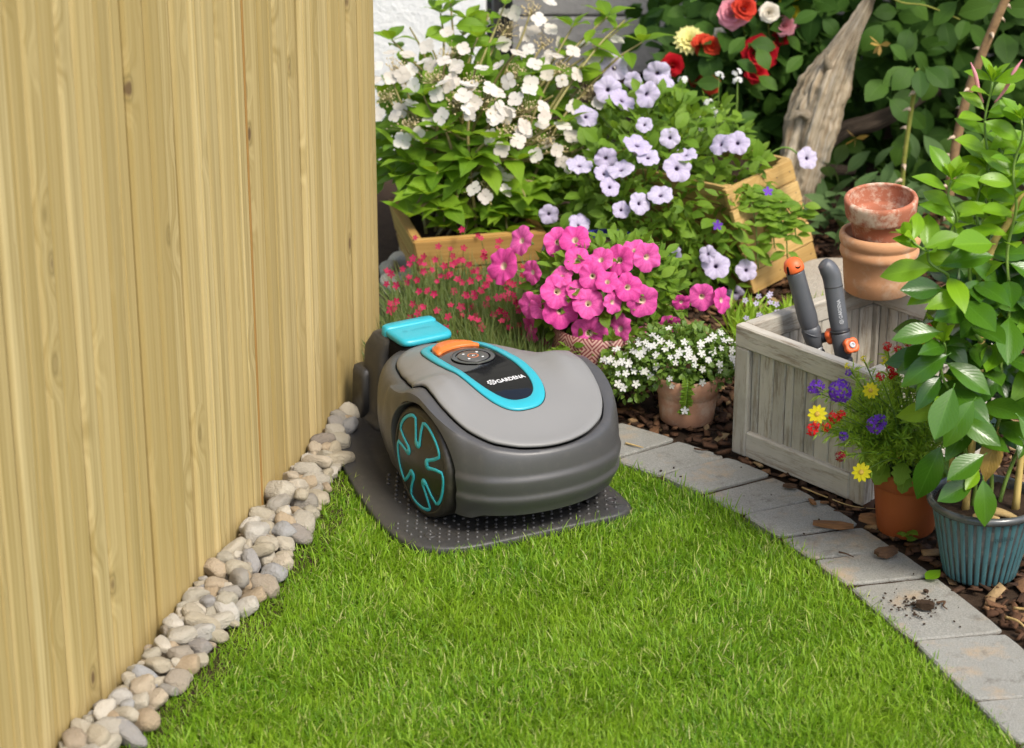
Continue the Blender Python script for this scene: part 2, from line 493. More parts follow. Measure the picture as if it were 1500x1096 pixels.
def pavermat():
    t = T('concrete_paver')
    co = t.coord('Object', rand=5.0)
    oi = t.n('ObjectInfo').outputs['Random']
    c = t.mix(t.ramp(t.noise(co, 380, 4, 0.7), [(0.3, 0), (0.7, 1)]), (0.17, 0.168, 0.147), (0.37, 0.363, 0.32))
    c = t.mix(t.math('MULTIPLY', t.ramp(t.noise(co, 18, 6, 0.65), [(0.35, 0), (0.7, 1)]), 0.5), c, (0.23, 0.215, 0.18))
    c = t.mix(t.math('MULTIPLY', oi, 0.3), c, (0.28, 0.282, 0.255))
    rust = t.ramp(t.noise(co, 16, 6, 0.65), [(0.54, 0), (0.72, 1)])
    c = t.mix(t.math('MULTIPLY', rust, 0.6), c, (0.42, 0.29, 0.16))
    dirt = t.ramp(t.noise(co, 30, 8, 0.75), [(0.54, 0), (0.70, 1)])
    c = t.mix(t.math('MULTIPLY', dirt, 0.55), c, (0.09, 0.07, 0.05))
    h = t.math('ADD', t.noise(co, 500, 3), t.math('MULTIPLY', t.noise(co, 60, 5), 0.8))
    return t.done(t.pbr(Base_Color=c, Roughness=0.88, Specular_IOR_Level=0.25, Normal=t.bump(h, 0.8, 0.003)))
M['paver'] = pavermat()

def pebblemat():
    t = T('river_pebble')
    oi = t.n('ObjectInfo').outputs['Random']
    co = t.coord('Object', rand=11.0)
    c = t.ramp(oi, [(0.0, (0.34, 0.315, 0.25)), (0.22, (0.375, 0.32, 0.225)), (0.40, (0.44, 0.40, 0.32)), (0.55, (0.24, 0.225, 0.20)), (0.68, (0.34, 0.25, 0.15)), (0.84, (0.52, 0.475, 0.39)), (0.93, (0.29, 0.295, 0.30)), (1.0, (0.19, 0.16, 0.135))])
    c = t.mix(t.math('MULTIPLY', t.noise(co, 1.6, 5, 0.6), 0.35), c, (0.34, 0.29, 0.20))
    sp = t.ramp(t.noise(co, 14, 4, 0.7), [(0.58, 0), (0.7, 1)])
    c = t.mix(t.math('MULTIPLY', sp, 0.5), c, (0.20, 0.15, 0.10))
    return t.done(t.pbr(Base_Color=c, Roughness=0.72, Specular_IOR_Level=0.3, Normal=t.bump(t.noise(co, 5, 7, 0.65), 0.5, 0.05)))
M['pebble'] = pebblemat()

def chipmat(name, stops):
    t = T(name)
    rnd = t.n('NewGeometry').outputs['Random Per Island']
    co = t.coord()
    c = t.ramp(rnd, stops)
    c = t.mix(t.math('MULTIPLY', t.noise(co, 260, 4), 0.6), c, (0.03, 0.018, 0.01))
    return t.done(t.pbr(Base_Color=c, Roughness=0.85, Specular_IOR_Level=0.2, Normal=t.bump(t.noise(co, 300, 4), 0.7, 0.002)))
M['chips'] = chipmat('bark_chips', [(0.0, (0.035, 0.018, 0.010)), (0.4, (0.08, 0.038, 0.020)), (0.7, (0.15, 0.072, 0.036)), (0.88, (0.26, 0.14, 0.065)), (1.0, (0.42, 0.29, 0.14))])
def barkmat(name, a, b):
    t = T(name)
    co = t.coord('Object', (60, 14, 60), rand=6.0)
    n1 = t.noise(co, 1.0, 5, 0.7)
    c = t.mix(t.ramp(n1, [(0.3, 0), (0.7, 1)]), a, b)
    return t.done(t.pbr(Base_Color=c, Roughness=0.85, Specular_IOR_Level=0.2, Normal=t.bump(n1, 0.7, 0.003)))
M['barkchip'] = barkmat('wood_chip', (0.10, 0.05, 0.025), (0.26, 0.13, 0.055))
M['bark_dark'] = barkmat('dark_bark', (0.035, 0.022, 0.014), (0.12, 0.065, 0.035))
M['straw'] = barkmat('straw', (0.34, 0.22, 0.08), (0.52, 0.38, 0.17))
def driftmat(name, stops, sc=(30, 30, 4)):
    t = T(name)
    co = t.coord('Object', sc)
    uv = t.n('TexCoord').outputs['UV']
    vm = t.t.nodes.new('ShaderNodeVectorMath'); vm.operation = 'MULTIPLY'; t.t.links.new(uv, vm.inputs[0]); vm.inputs[1].default_value = (60, 4.5, 1)
    g = t.noise(vm.outputs[0], 1.0, 7, 0.72, dist=0.6)
    f = t.noise(t.coord('Object'), 9, 4)
    c = t.ramp(t.math('ADD', t.math('MULTIPLY', g, 0.8), t.math('MULTIPLY', f, 0.22)), stops)
    return t.done(t.pbr(Base_Color=c, Roughness=0.85, Specular_IOR_Level=0.2, Normal=t.bump(g, 1.0, 0.012)))
M['drift'] = driftmat('driftwood', [(0.36, (0.10, 0.068, 0.038)), (0.43, (0.31, 0.225, 0.135)), (0.52, (0.46, 0.375, 0.255)), (0.66, (0.58, 0.52, 0.42))])
M['drift_dark'] = driftmat('weathered_branch', [(0.36, (0.03, 0.022, 0.016)), (0.5, (0.09, 0.065, 0.045)), (0.68, (0.17, 0.125, 0.085))])
M['slabstone'] = soilmat('weathered_slab', (0.30, 0.255, 0.20), (0.42, 0.38, 0.31), 25)
def bamboo():
    t = T('bamboo_cane')
    co = t.coord('Object', (90, 90, 6), rand=5.0)
    c = t.mix(t.noise(co, 1.0, 4), (0.42, 0.29, 0.075), (0.58, 0.44, 0.16))
    c = t.mix(t.math('MULTIPLY', t.ramp(t.noise(t.coord('Object', rand=2.0), 40, 5), [(0.55, 0), (0.7, 1)]), 0.5), c, (0.17, 0.10, 0.03))
    return t.done(t.pbr(Base_Color=c, Roughness=0.45, Specular_IOR_Level=0.4))
M['bamboo'] = bamboo()

M['hood'] = plastic('mower_hood_grey', (0.195, 0.193, 0.187), 0.44, 0.22, 1500, 0.45)
M['shell'] = plastic('mower_shell_grey', (0.062, 0.061, 0.061), 0.36, 0.35, 1400, 0.5, dust=0.06)
M['stationgrey'] = plastic('station_grey', (0.042, 0.041, 0.040), 0.42, 0.4, 900, 0.45, dust=0.12)
M['teal'] = plastic('teal_plastic', (0.022, 0.335, 0.41), 0.35, 0.12, 1200, 0.5)
M['orange'] = plastic('orange_plastic', (0.62, 0.15, 0.022), 0.38, 0.12, 1200, 0.5)
M['gloss'] = plastic('gloss_black_panel', (0.006, 0.006, 0.006), 0.06, 0.0, 1200, 0.6)
M['tyre'] = plastic('wheel_black', (0.022, 0.019, 0.014), 0.42, 0.3, 600, 0.45, dust=0.1)
M['hub'] = plastic('wheel_disc_black', (0.014, 0.012, 0.007), 0.30, 0.15, 600, 0.5, dust=0.05)
M['teal_trim'] = plastic('teal_wheel_trim', (0.03, 0.43, 0.52), 0.35, 0.1, 1200)
M['dial'] = plastic('dial_grey', (0.07, 0.07, 0.067), 0.35, 0.1, 900)
M['white_print'] = plastic('white_print', (0.72, 0.72, 0.72), 0.5, 0.0, 900)
M['grey_print'] = plastic('grey_print', (0.45, 0.46, 0.47), 0.5, 0.0, 900)
M['teal_print'] = plastic('teal_emboss', (0.03, 0.30, 0.37), 0.4, 0.0, 900)
M['dark_print'] = plastic('dark_print', (0.015, 0.04, 0.045), 0.5, 0.0, 900)
M['void'] = plastic('dark_recess', (0.008, 0.008, 0.008), 0.8, 0.0, 900, 0.1)
M['toolgrey'] = plastic('tool_handle_grey', (0.085, 0.09, 0.10), 0.42, 0.35, 1200, 0.5, dust=0.1)
M['toolblack'] = plastic('tool_black', (0.022, 0.023, 0.025), 0.4, 0.3, 1200, 0.5, dust=0.1)
M['toolorange'] = plastic('tool_orange', (0.72, 0.13, 0.03), 0.45, 0.2, 1200, 0.5)
M['steel'] = plastic('bolt_steel', (0.42, 0.43, 0.44), 0.3, 0.1, 900, 0.6)
M['wallwhite'] = soilmat('white_render', (0.70, 0.69, 0.67), (0.76, 0.75, 0.73), 20)
M['wallgrey'] = soilmat('grey_cladding', (0.26, 0.255, 0.245), (0.31, 0.305, 0.29), 12)
M['walldark'] = plastic('dark_metal', (0.03, 0.032, 0.035), 0.4, 0.1, 300)

def grassmat():
    t = T('lawn_grass')
    rnd = t.n('NewGeometry').outputs['Random Per Island']
    co = t.coord()
    c = t.ramp(rnd, [(0.0, (0.080, 0.195, 0.008)), (0.35, (0.135, 0.285, 0.012)), (0.7, (0.215, 0.385, 0.018)), (0.89, (0.33, 0.48, 0.05)), (0.92, (0.46, 0.50, 0.14)), (1.0, (0.58, 0.54, 0.26))])
    c = t.mix(t.math('MULTIPLY', t.ramp(t.noise(co, 5, 4), [(0.38, 0), (0.68, 1)]), 0.6), c, (0.25, 0.39, 0.016))
    p = t.pbr(Base_Color=c, Roughness=0.5, Specular_IOR_Level=0.35)
    tr = t.n('BsdfTranslucent', Color=t.mix(0.4, c, (0.34, 0.54, 0.02)))
    mx = t.n('MixShader', Fac=0.42)
    t.t.links.new(p.outputs[0], mx.inputs[1]); t.t.links.new(tr.outputs[0], mx.inputs[2])
    return t.done(mx)
M['grass'] = grassmat()
M['hyd_leaf'] = leafmat('hydrangea_leaf', (0.11, 0.225, 0.014), (0.23, 0.375, 0.022), 0.5, 0.4, 0.22, spec=0.25)
M['hyd_stem'] = leafmat('hydrangea_stem', (0.20, 0.16, 0.05), (0.24, 0.22, 0.06), 0.5, 0.0, 0)
M['pet_leaf'] = leafmat('petunia_leaf', (0.12, 0.235, 0.018), (0.22, 0.355, 0.035), 0.5, 0.38, 0.2, spec=0.25)
M['pet_leaf_m'] = leafmat('petunia_leaf_mass', (0.10, 0.20, 0.016), (0.20, 0.325, 0.035), 0.5, 0.38, 0.2, island=True, spec=0.25)
M['mand_leaf'] = leafmat('mandevilla_leaf', (0.026, 0.088, 0.006), (0.075, 0.185, 0.012), 0.24, 0.2, 0.16, spec=0.45, bumpk=0.12)
M['mand_young'] = leafmat('mandevilla_young_leaf', (0.12, 0.275, 0.010), (0.24, 0.42, 0.018), 0.32, 0.36, 0.14, spec=0.36, bumpk=0.10)
M['mand_old'] = leafmat('mandevilla_yellowing_leaf', (0.38, 0.25, 0.05), (0.46, 0.28, 0.07), 0.5, 0.25, 0.3)
M['mand_dead'] = leafmat('dry_brown_leaf', (0.46, 0.24, 0.085), (0.50, 0.28, 0.11), 0.6, 0.2, 0.2)
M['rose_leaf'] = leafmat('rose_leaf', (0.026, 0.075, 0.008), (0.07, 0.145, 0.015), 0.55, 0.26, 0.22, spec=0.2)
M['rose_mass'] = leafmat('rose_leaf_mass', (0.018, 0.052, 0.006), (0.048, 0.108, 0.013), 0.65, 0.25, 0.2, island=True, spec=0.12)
M['sage_leaf'] = leafmat('sage_leaf', (0.065, 0.12, 0.035), (0.10, 0.165, 0.055), 0.7, 0.2, 0.25, spec=0.15)
M['fine_green'] = leafmat('feathery_green', (0.20, 0.36, 0.022), (0.38, 0.54, 0.05), 0.5, 0.3, 0, island=True)
M['bac_green'] = leafmat('small_round_leaf', (0.085, 0.175, 0.018), (0.18, 0.28, 0.04), 0.5, 0.3, 0, island=True)
M['dia_green'] = leafmat('dianthus_blade', (0.055, 0.115, 0.018), (0.17, 0.195, 0.045), 0.55, 0.25, 0, island=True)
M['stem_green'] = leafmat('green_stem', (0.12, 0.22, 0.03), (0.19, 0.29, 0.05), 0.5, 0.0, 0)
M['rose_cane'] = barkmat('rose_cane', (0.17, 0.10, 0.05), (0.30, 0.19, 0.09))
M['rose_cane_g'] = barkmat('green_rose_cane', (0.15, 0.17, 0.03), (0.24, 0.23, 0.05))
M['thorn'] = plastic('thorn', (0.50, 0.38, 0.26), 0.5, 0.1, 300)
M['white_petal'] = petalmat('hydrangea_petal', (0.62, 0.59, 0.525), (0.58, 0.52, 0.44), 0.25)
M['cream_bud'] = petalmat('hydrangea_bud', (0.62, 0.52, 0.30), (0.50, 0.38, 0.20), 0.1, island=True)
M['pink_pet'] = petalmat('pink_petunia', (0.80, 0.135, 0.44), (0.72, 0.07, 0.35), 0.3, kind='petunia', centre=(0.82, 0.72, 0.50), dark=(0.38, 0.006, 0.13), r0=0.12, r1=0.24)
M['lilac_pet'] = petalmat('lilac_petunia', (0.60, 0.56, 0.655), (0.54, 0.48, 0.62), 0.3, kind='petunia', centre=(0.055, 0.02, 0.10), dark=(0.30, 0.21, 0.47), r0=0.10, r1=0.19)
M['trumpet'] = petalmat('petunia_tube', (0.70, 0.62, 0.50), (0.66, 0.56, 0.50), 0.3)
M['dia_red'] = petalmat('dianthus_red', (0.34, 0.007, 0.045), (0.46, 0.018, 0.09), 0.25)
M['white_small'] = petalmat('small_white_petal', (0.64, 0.64, 0.62), (0.66, 0.65, 0.58), 0.25)
M['verb_red'] = petalmat('verbena_red', (0.66, 0.010, 0.012), (0.58, 0.006, 0.016), 0.25)
M['verb_dark'] = petalmat('verbena_maroon', (0.22, 0.006, 0.02), (0.26, 0.008, 0.02), 0.25)
M['verb_purple'] = petalmat('verbena_purple', (0.13, 0.03, 0.40), (0.17, 0.05, 0.46), 0.25)
M['yellow'] = petalmat('yellow_petal', (0.80, 0.70, 0.02), (0.78, 0.64, 0.02), 0.3)
M['paleyellow'] = petalmat('pale_yellow_petal', (0.80, 0.76, 0.34), (0.78, 0.72, 0.28), 0.3)
M['rose_red'] = petalmat('rose_red', (0.50, 0.006, 0.012), (0.40, 0.004, 0.016), 0.3, rough=0.75)
M['rose_orange'] = petalmat('rose_orange', (0.60, 0.06, 0.02), (0.52, 0.04, 0.02), 0.3, rough=0.75)
M['rose_pink'] = petalmat('rose_pink', (0.72, 0.22, 0.30), (0.76, 0.34, 0.38), 0.25)
M['rose_yellow'] = petalmat('rose_yellow', (0.80, 0.68, 0.02), (0.76, 0.60, 0.02), 0.25)
M['rose_white'] = petalmat('rose_white', (0.78, 0.72, 0.60), (0.78, 0.72, 0.60), 0.25)
M['stamen'] = petalmat('stamen', (0.70, 0.48, 0.08), (0.62, 0.38, 0.06), 0.1)

# ------------------------------------------------------------------ ground, lawn soil, bed
def sheet(name, poly, z, mat, kind='structure', relief=0.0):
    v = [(x, y, z) for x, y in poly]
    o = obj(name, mesh(name, v, [tuple(range(len(v)))], mat, False))
    return tag(o, kind=kind)
sheet('ground', [(-60, -40), (60, -40), (60, 80), (-60, 80)], -0.05, 'meadow')
FDIR = Vector((0.2504, 0.9681, 0)); FNRM = Vector((0.9681, -0.2504, 0)); F0 = Vector((-0.575, 2.75, 0))
def fence_x(y): return F0.x + (y - F0.y) * FDIR.x / FDIR.y
# path: outer edge points and the direction of each joint
PO = [(-0.05, 3.985), (0.08, 3.892), (0.183, 3.816), (0.276, 3.747), (0.351, 3.677), (0.42, 3.604), (0.483, 3.515), (0.538, 3.42), (0.582, 3.337), (0.624, 3.245), (0.696, 3.068), (0.752, 2.895), (0.788, 2.785), (0.82, 2.66), (0.848, 2.53), (0.87, 2.40), (0.885, 2.26)]
PA = [46, 43, 40, 36, 33, 30, 24, 19, 15, 12, 10, 9, 9, 8, 7, 6, 5]
PW = 0.138
PI_ = [(x - PW * math.cos(R(a)), y - PW * math.sin(R(a))) for (x, y), a in zip(PO, PA)]
PEB = [(-0.64, 2.15), (-0.56, 2.45), (-0.484, 2.76), (-0.412, 2.979), (-0.335, 3.228), (-0.295, 3.437), (-0.272, 3.617), (-0.262, 3.755)]
lawn_poly = PEB + [(-0.16, 3.80), (0.02, 3.81)] + PI_[2:] + [(0.60, 2.1), (-0.65, 2.1)]
sheet('lawn', [(-0.75, 1.2), (1.4, 1.2)] + [(0.93, 2.1)] + [(x + .004, y + .004) for x, y in PO[::-1]] + [(-0.25, 4.0), (-0.75, 3.6)], -0.016, 'lawnsoil')
bed_poly = [(x - .03, y - .03) for x, y in PO] + [(0.9, 2.1), (3.2, 2.1), (3.2, 6.9), (-0.6, 6.9), (-0.25, 4.1)]
sheet('planting_bed', bed_poly, -0.010, 'earth')

# ------------------------------------------------------------------ paved path
path = tag(obj('path', mesh('path', [(x, y, -0.006) for x, y in PO] + [(x, y, -0.006) for x, y in PI_[::-1]], [tuple(range(2 * len(PO)))], 'earth', False)), kind='structure')
for i in range(len(PO) - 1):
    a, b, c, d = (Vector(p) for p in (PO[i], PO[i + 1], PI_[i + 1], PI_[i]))
    g = 0.0028
    u = (b - a).normalized(); w = (c - d).normalized()
    q = [a + u * g, b - u * g, c - w * g, d + w * g]
    ctr = sum(q, Vector((0, 0))) / 4
    ring = []
    for k in range(4):       # subdivided, slightly uneven sides with knocked corners
        p0, p1 = q[k], q[(k + 1) % 4]
        for s in (0.03, 0.2, 0.36, 0.5, 0.64, 0.8, 0.97):
            p = p0.lerp(p1, s) - ctr
            p *= 1 - 0.022 * rng.random() ** 2 - (rng.uniform(.008, .05) if s in (0.03, 0.97) else 0)
            ring.append((p.x, p.y))
    v, f = prism(ring, -0.05, 0.0, 0.0025)
    o = obj('paver', mesh('paver', v, f, 'paver', False), path, (ctr.x, ctr.y, rng.uniform(-0.004, 0.0015)), (R(rng.uniform(-1.1, 1.1)), R(rng.uniform(-1.1, 1.1)), R(rng.uniform(-.6, .6))))

# ------------------------------------------------------------------ wooden fence
fence = thing('wooden_fence', 'tall pale pine board fence standing along the pebbles', 'fence', (F0.x, F0.y, 0), (0, 0, math.atan2(FDIR.y, FDIR.x)))
def board_mesh(w, t=0.02, g=0.0052, z0=-0.04, z1=1.55, groove=None):
    h = w / 2
    prof = [(-h, t), (-h, g), (-h + g * .5, g * .25), (-h + g * 1.4, 0)]
    if groove is not None:
        x = groove * w
        prof += [(x - .003, 0), (x - .001, .0022), (x + .001, .0022), (x + .003, 0)]
    prof += [(h - g * 1.4, 0), (h - g * .5, g * .25), (h, g), (h, t)]
    n = len(prof)
    v = [(x, y, z) for z in (z0, z1) for x, y in prof]
    f = [(i, (i + 1) % n, n + (i + 1) % n, n + i) for i in range(n)] + [tuple(range(n))[::-1], tuple(range(n, 2 * n))]
    return mesh('board', v, f, 'fence', False)
BW = [0.041, 0.048, 0.055, 0.060, 0.045, 0.051]
BM = [board_mesh(w, groove=[None, None, 0.16, None, None, -0.2][i]) for i, w in enumerate(BW)]
s = 1.374; last = -1; streak = False      # boards set from the far end towards the camera
while s > -1.45:
    if not streak and s < 0.80:                      # the narrow resin-dark strip
        me = board_mesh(0.007, g=0.0015); me.materials[0] = M['resin']
        obj('board', me, fence, (s - 0.0035, 0.0010, 0)); s -= 0.0076; streak = True; continue
    k = rng.choice([q for q in range(6) if q != last]); last = k
    w = BW[k]
    o = obj('board', BM[k], fence, (s - w / 2, rng.uniform(-0.001, 0.0055), 0), (R(rng.uniform(-.12, .12)), R(rng.uniform(-.15, .15)), R(rng.uniform(-2.6, 2.6))))
    s -= w + rng.choice((0.001, 0.0018, 0.0028))
for z in (0.25, 1.2):
    mb = MB().box((-0.06, 0.042, z), (2.8, 0.035, 0.07), bev=0.003); mb.build('rail', 'fence', fence, False)
mb = MB().box((1.33, 0.052, 0.75), (0.05, 0.045, 1.6), bev=0.003); mb.build('post', 'fence', fence, False)

# ------------------------------------------------------------------ pebbles along the fence
def pebble_mesh(seed, sub=3):
    bm = bmesh.new(); bmesh.ops.create_icosphere(bm, subdivisions=sub, radius=1.0)
    off = Vector((seed * 7.3, seed * 3.1, seed * 1.7))
    for v in bm.verts:
        p = v.co.copy()
        k = 1 + 0.34 * noise.noise(p * 0.8 + off) + 0.16 * noise.noise(p * 1.7 + off)
        q = p * k
        for ax in range(3):      # flattened sides
            q[ax] = math.copysign(min(abs(q[ax]), 0.86 + 0.1 * math.sin(seed * 3 + ax * 2)), q[ax])
        v.co = q
    me = bpy.data.meshes.new('pebble'); bm.to_mesh(me); bm.free()
    me.materials.append(M['pebble']); me.polygons.foreach_set('use_smooth', [True] * len(me.polygons))
    return me
PM = [pebble_mesh(i + 1) for i in range(14)]
strip = [(fence_x(y), y) for y in (3.95, 3.6, 3.2, 2.8, 2.4, 2.15)] + [(x + .03, y) for x, y in PEB] + [(-0.235, 3.95)]
border = tag(obj('pebble_border', mesh('pebble_border', [(x, y, -0.009) for x, y in strip], [tuple(range(len(strip)))], 'earth', False)), kind='structure')
def peb_right(y): return float(np.interp(y, [p[1] for p in PEB] + [3.9], [p[0] for p in PEB] + [-0.262]))
placed = []
def try_pebble(x, y, r, layer):
    z = r * 0.30
    for (px, py, pr, pz, pl) in placed:
        d = math.hypot(x - px, y - py); mn = (r + pr) * 0.80
        if d < mn:
            if pl == layer: return False
            z = max(z, pz + math.sqrt(max(0, (mn * 0.8) ** 2 - d * d)) * 0.62)
    placed.append((x, y, r, z, layer))
    return True
for layer, tries, sizes in ((0, 5200, [0.0185, 0.015, 0.013, 0.011, 0.009, 0.007]), (1, 1700, [0.017, 0.0135, 0.0105, 0.008])):
    for t in range(tries):
        y = rng.uniform(2.2, 3.90)
        r = sizes[min(len(sizes) - 1, int(len(sizes) * t / tries))] * rng.uniform(0.88, 1.15)
        x0, x1 = fence_x(y) + r * 0.95, peb_right(y) + (-0.012 if layer == 0 else -0.026)
        if layer: x1 = x0 + (x1 - x0) * 0.8
        if x1 <= x0: continue
        try_pebble(rng.uniform(x0, x1), y, r, layer)
placed.append((-0.360, 3.495, 0.029, 0.015, 2))
for x, y, r in ((-0.165, 4.40, .02), (-0.185, 4.45, .024), (-0.20, 4.52, .022), (-0.17, 4.55, .02), (-0.215, 4.6, .03), (-0.15, 4.48, .017), (-0.205, 4.38, .019), (-0.23, 4.47, .025), (-.19, 4.66, .03), (-.24, 4.55, .028)):
    placed.append((x, y, r, r * .4, 0))
for (x, y, r, z, l) in placed:
    obj('pebble', rng.choice(PM), border, (x, y, z), (rng.uniform(-.5, .5), rng.uniform(-.5, .5), rng.uniform(0, 6.28)), (r * rng.uniform(1.05, 1.6), r * rng.uniform(0.78, 1.05), r * rng.uniform(0.6, 0.9)))

# ------------------------------------------------------------------ walls behind the plants
def wallbox(name, label, mat, x0, x1, y, h, th=0.12):
    w = thing(name, label, 'wall', ((x0 + x1) / 2, y, 0))
    return w
w = wallbox('house_wall', 'white rendered house wall behind the hydrangea', 'wallwhite', -3.0, -0.045, 5.3, 2.6)
MB().box((0, 0.1, 1.3), (2.93, 0.2, 2.7), bev=.004).build('wall_body', 'wallwhite', w, False)
w = wallbox('house_wall', 'grey clad house wall behind the tall hydrangea shoots', 'wallgrey', 0.0, 4.0, 6.05, 2.6)
for k in range(18):
    MB().box((0, 0.09 + (k % 2) * 0.0, 0.075 + k * 0.15), (4.1, 0.16, 0.146), bev=.005).build('cladding_board', 'wallgrey', w, False)
MB().box((0, 0.2, 1.35), (4.1, 0.1, 2.7)).build('wall_body', 'wallgrey', w, False)
dp = thing('dark_gap_strip', 'thin dark strip added for the dark gap between the white and the grey wall', 'dark_strip', (-0.02, 5.36, 0))  # upright dark tube added to make the gap between the walls read dark
v, f = tube([(0, 0, -.03), (0, 0, 2.6)], 0.022, 12); obj('dark_strip', mesh('dark_strip', v, f, 'walldark'), dp)
for z in (0.5, 1.5):
    v, f = lathe([(0.022, -.015), (0.028, -.015), (0.028, .015), (0.022, .015)], 12); obj('strip_collar', mesh('strip_collar', v, f, 'walldark'), dp, (0, 0, z))

# ------------------------------------------------------------------ robot mower
MO = Vector((-0.0075, 3.5265, 0.0)); MROT = -R(60)
mower = thing('robot_lawn_mower', 'grey robot lawn mower with teal trim docked by the fence', 'lawn mower', (MO.x, MO.y, 0.001), (0, 0, MROT))
HC = -0.055     # centre of the polar outlines
hood_half = [(.155, 0, .150), (.153, .025, .1505), (.143, .060, .153), (.121, .096, .160), (.088, .119, .172), (.047, .131, .1895), (.010, .134, .2035), (-.018, .131, .2075), (-.033, .132, .2065), (-.044, .138, .202), (-.054, .138, .196), (-.068, .130, .190), (-.09, .120, .183), (-.13, .108, .175), (-.175, .096, .169), (-.22, .079, .165), (-.253, .054, .162), (-.274, .027, .160), (-.281, 0, .160)]
mid_half = [(.172, 0), (.170, .035), (.160, .075), (.138, .115), (.105, .141), (.06, .153), (.0, .156), (-.06, .155), (-.11, .148), (-.17, .132), (-.23, .110), (-.285, .075), (-.318, .04), (-.330, 0)]
def polar(half, cols):
    a = np.array([math.atan2(p[1], p[0] - HC) for p in half])
    return a, [np.array(c) for c in cols]
ha, (hr, hz) = polar(hood_half, ([math.hypot(p[0] - HC, p[1]) for p in hood_half], [p[2] for p in hood_half]))
ma, (mr,) = polar(mid_half, ([math.hypot(p[0] - HC, p[1]) for p in mid_half],))
def smooth_interp(xs, ys, n=721):
    g = np.linspace(0, math.pi, n); y = np.interp(g, xs, ys)
    k = np.hanning(27); k /= k.sum()
    yy = np.concatenate([y[13:0:-1], y, y[-2:-15:-1]])
    return g, np.convolve(yy, k, 'valid')
HG, HR = smooth_interp(ha, hr); _, HZ = smooth_interp(ha, hz); _, MR = smooth_interp(ma, mr)
def hood_edge(th):
    t = abs(math.atan2(math.sin(th), math.cos(th)))
    return float(np.interp(t, HG, HR)), float(np.interp(t, HG, HZ))
def mid_r(th):
    return float(np.interp(abs(math.atan2(math.sin(th), math.cos(th))), HG, MR))
def centre_z(x):
    return float(np.interp(x, [-.282, -.245, -.2, -.15, -.1, -.05, 0, .04, .08, .11, .135, .155], [.160, .181, .1945, .2005, .2020, .2015, .1985, .1945, .187, .177, .165, .150]))
def hood_z(x, y):
    th = math.atan2(y, x - HC); r = math.hypot(x - HC, y); re, ze = hood_edge(th)
    q = min(1.0, r / re)
    zc = 0.5 * centre_z(x) + 0.25 * (centre_z(x - .012) + centre_z(x + .012))
    z = zc * (1 - q ** 3.2) + ze * q ** 3.2
    z += 0.015 * math.exp(-((x - 0.0) / .05) ** 2 - ((abs(y) - .105) / .03) ** 2) * (1 - q ** 6)
    return z
NA = 144
hv, nr = [], 22
rings = [i / nr for i in range(1, nr + 1)]
hv.append((HC, 0, hood_z(HC, 0)))
for q in rings:
    for j in range(NA):
        th = 2 * math.pi * j / NA; re, ze = hood_edge(th)
        x, y = HC + re * q * math.cos(th) * 0.992, re * q * math.sin(th) * 0.992
        hv.append((x, y, hood_z(x, y) - (0.0008 if q == 1 else 0)))
for off, dz in ((1.0, -0.0028), (0.998, -0.0060), (0.965, -0.0075)):
    for j in range(NA):
        th = 2 * math.pi * j / NA; re, ze = hood_edge(th)
        hv.append((HC + re * off * math.cos(th), re * off * math.sin(th), ze + dz))
hf = [(0, 1 + j, 1 + (j + 1) % NA) for j in range(NA)] + [tuple(i + 1 for i in q) for q in grid_faces(nr + 3, NA, True)]
obj('hood', mesh('hood', hv, hf, 'hood'), mower)

# shell under the hood
def smooth01(t): t = max(0, min(1, t)); return t * t * (3 - 2 * t)
NZ = 40; sv = []
for i in range(NZ + 1):
    for j in range(NA):
        th = 2 * math.pi * j / NA; re, ze = hood_edge(th); rm = mid_r(th)
        tail = smooth01((R(56) - abs(math.atan2(math.sin(th), math.cos(th)))) / R(22))
        zb = 0.031 + 0.008 * smooth01((R(38) - abs(math.atan2(math.sin(th), math.cos(th)))) / R(6))
        zt = ze - 0.0075; z = zb + (zt - zb) * i / NZ
        zm = 0.088
        rt = re * 1.016 + 0.0045
        rm = max(rm, rt + 0.004)
        if z < zm: r = rm * (0.935 + 0.065 * math.sin(math.pi / 2 * (z - zb) / (zm - zb)))
        else:
            at_ = abs(math.atan2(math.sin(th), math.cos(th))); pw = 2.3 + 5.0 * smooth01((at_ - R(38)) / R(18)) * smooth01((R(128) - at_) / R(18))
            u = min(1.0, (z - zm) / (zt - zm)); r = rt + (rm - rt) * (1 - u ** pw) ** (1 / pw)
        # ledges across the tail: each steps out sharply, then falls back
        for zl in (0.105, 0.073):
            d = zl - z
            if d > -0.005: r += tail * 0.0038 * smooth01((d + 0.005) / 0.010) * (1 - smooth01((d - 0.004) / 0.026))
        sv.append((HC + r * math.cos(th), r * math.sin(th), z))
for q, dz in ((1.012, -0.0006), (1.006, -0.010), (0.93, -0.012), (0.6, -0.014)):
    for j in range(NA):
        th = 2 * math.pi * j / NA; re, ze = hood_edge(th)
        sv.append((HC + re * q * math.cos(th), re * q * math.sin(th), ze - 0.0075 + dz))
sf = grid_faces(NZ + 5, NA, True) + [tuple(range(NA))[::-1], tuple(range((NZ + 4) * NA, (NZ + 5) * NA))]
shell_me = mesh('shell', sv, sf, 'shell')
shell = obj('shell', shell_me, mower)
cut = MB()
for s in (-1, 1):
    v, f = lathe([(0.0975, -0.06), (0.0975, 0.06)], 64, True, True)
    cut.add(v, f, Matrix.Translation((0.0, s * 0.168, 0.088)) @ Matrix.Rotation(R(90), 4, 'X'))
    v, f = box((0.17, 0.12, 0.1)); cut.add(v, f, Matrix.Translation((-0.012, s * 0.168, 0.03)))
cutter = obj('cutter', mesh('cutter', cut.v, cut.f, None, False))
bmod = shell.modifiers.new('wells', 'BOOLEAN'); bmod.operation = 'DIFFERENCE'; bmod.object = cutter; bmod.solver = 'EXACT'
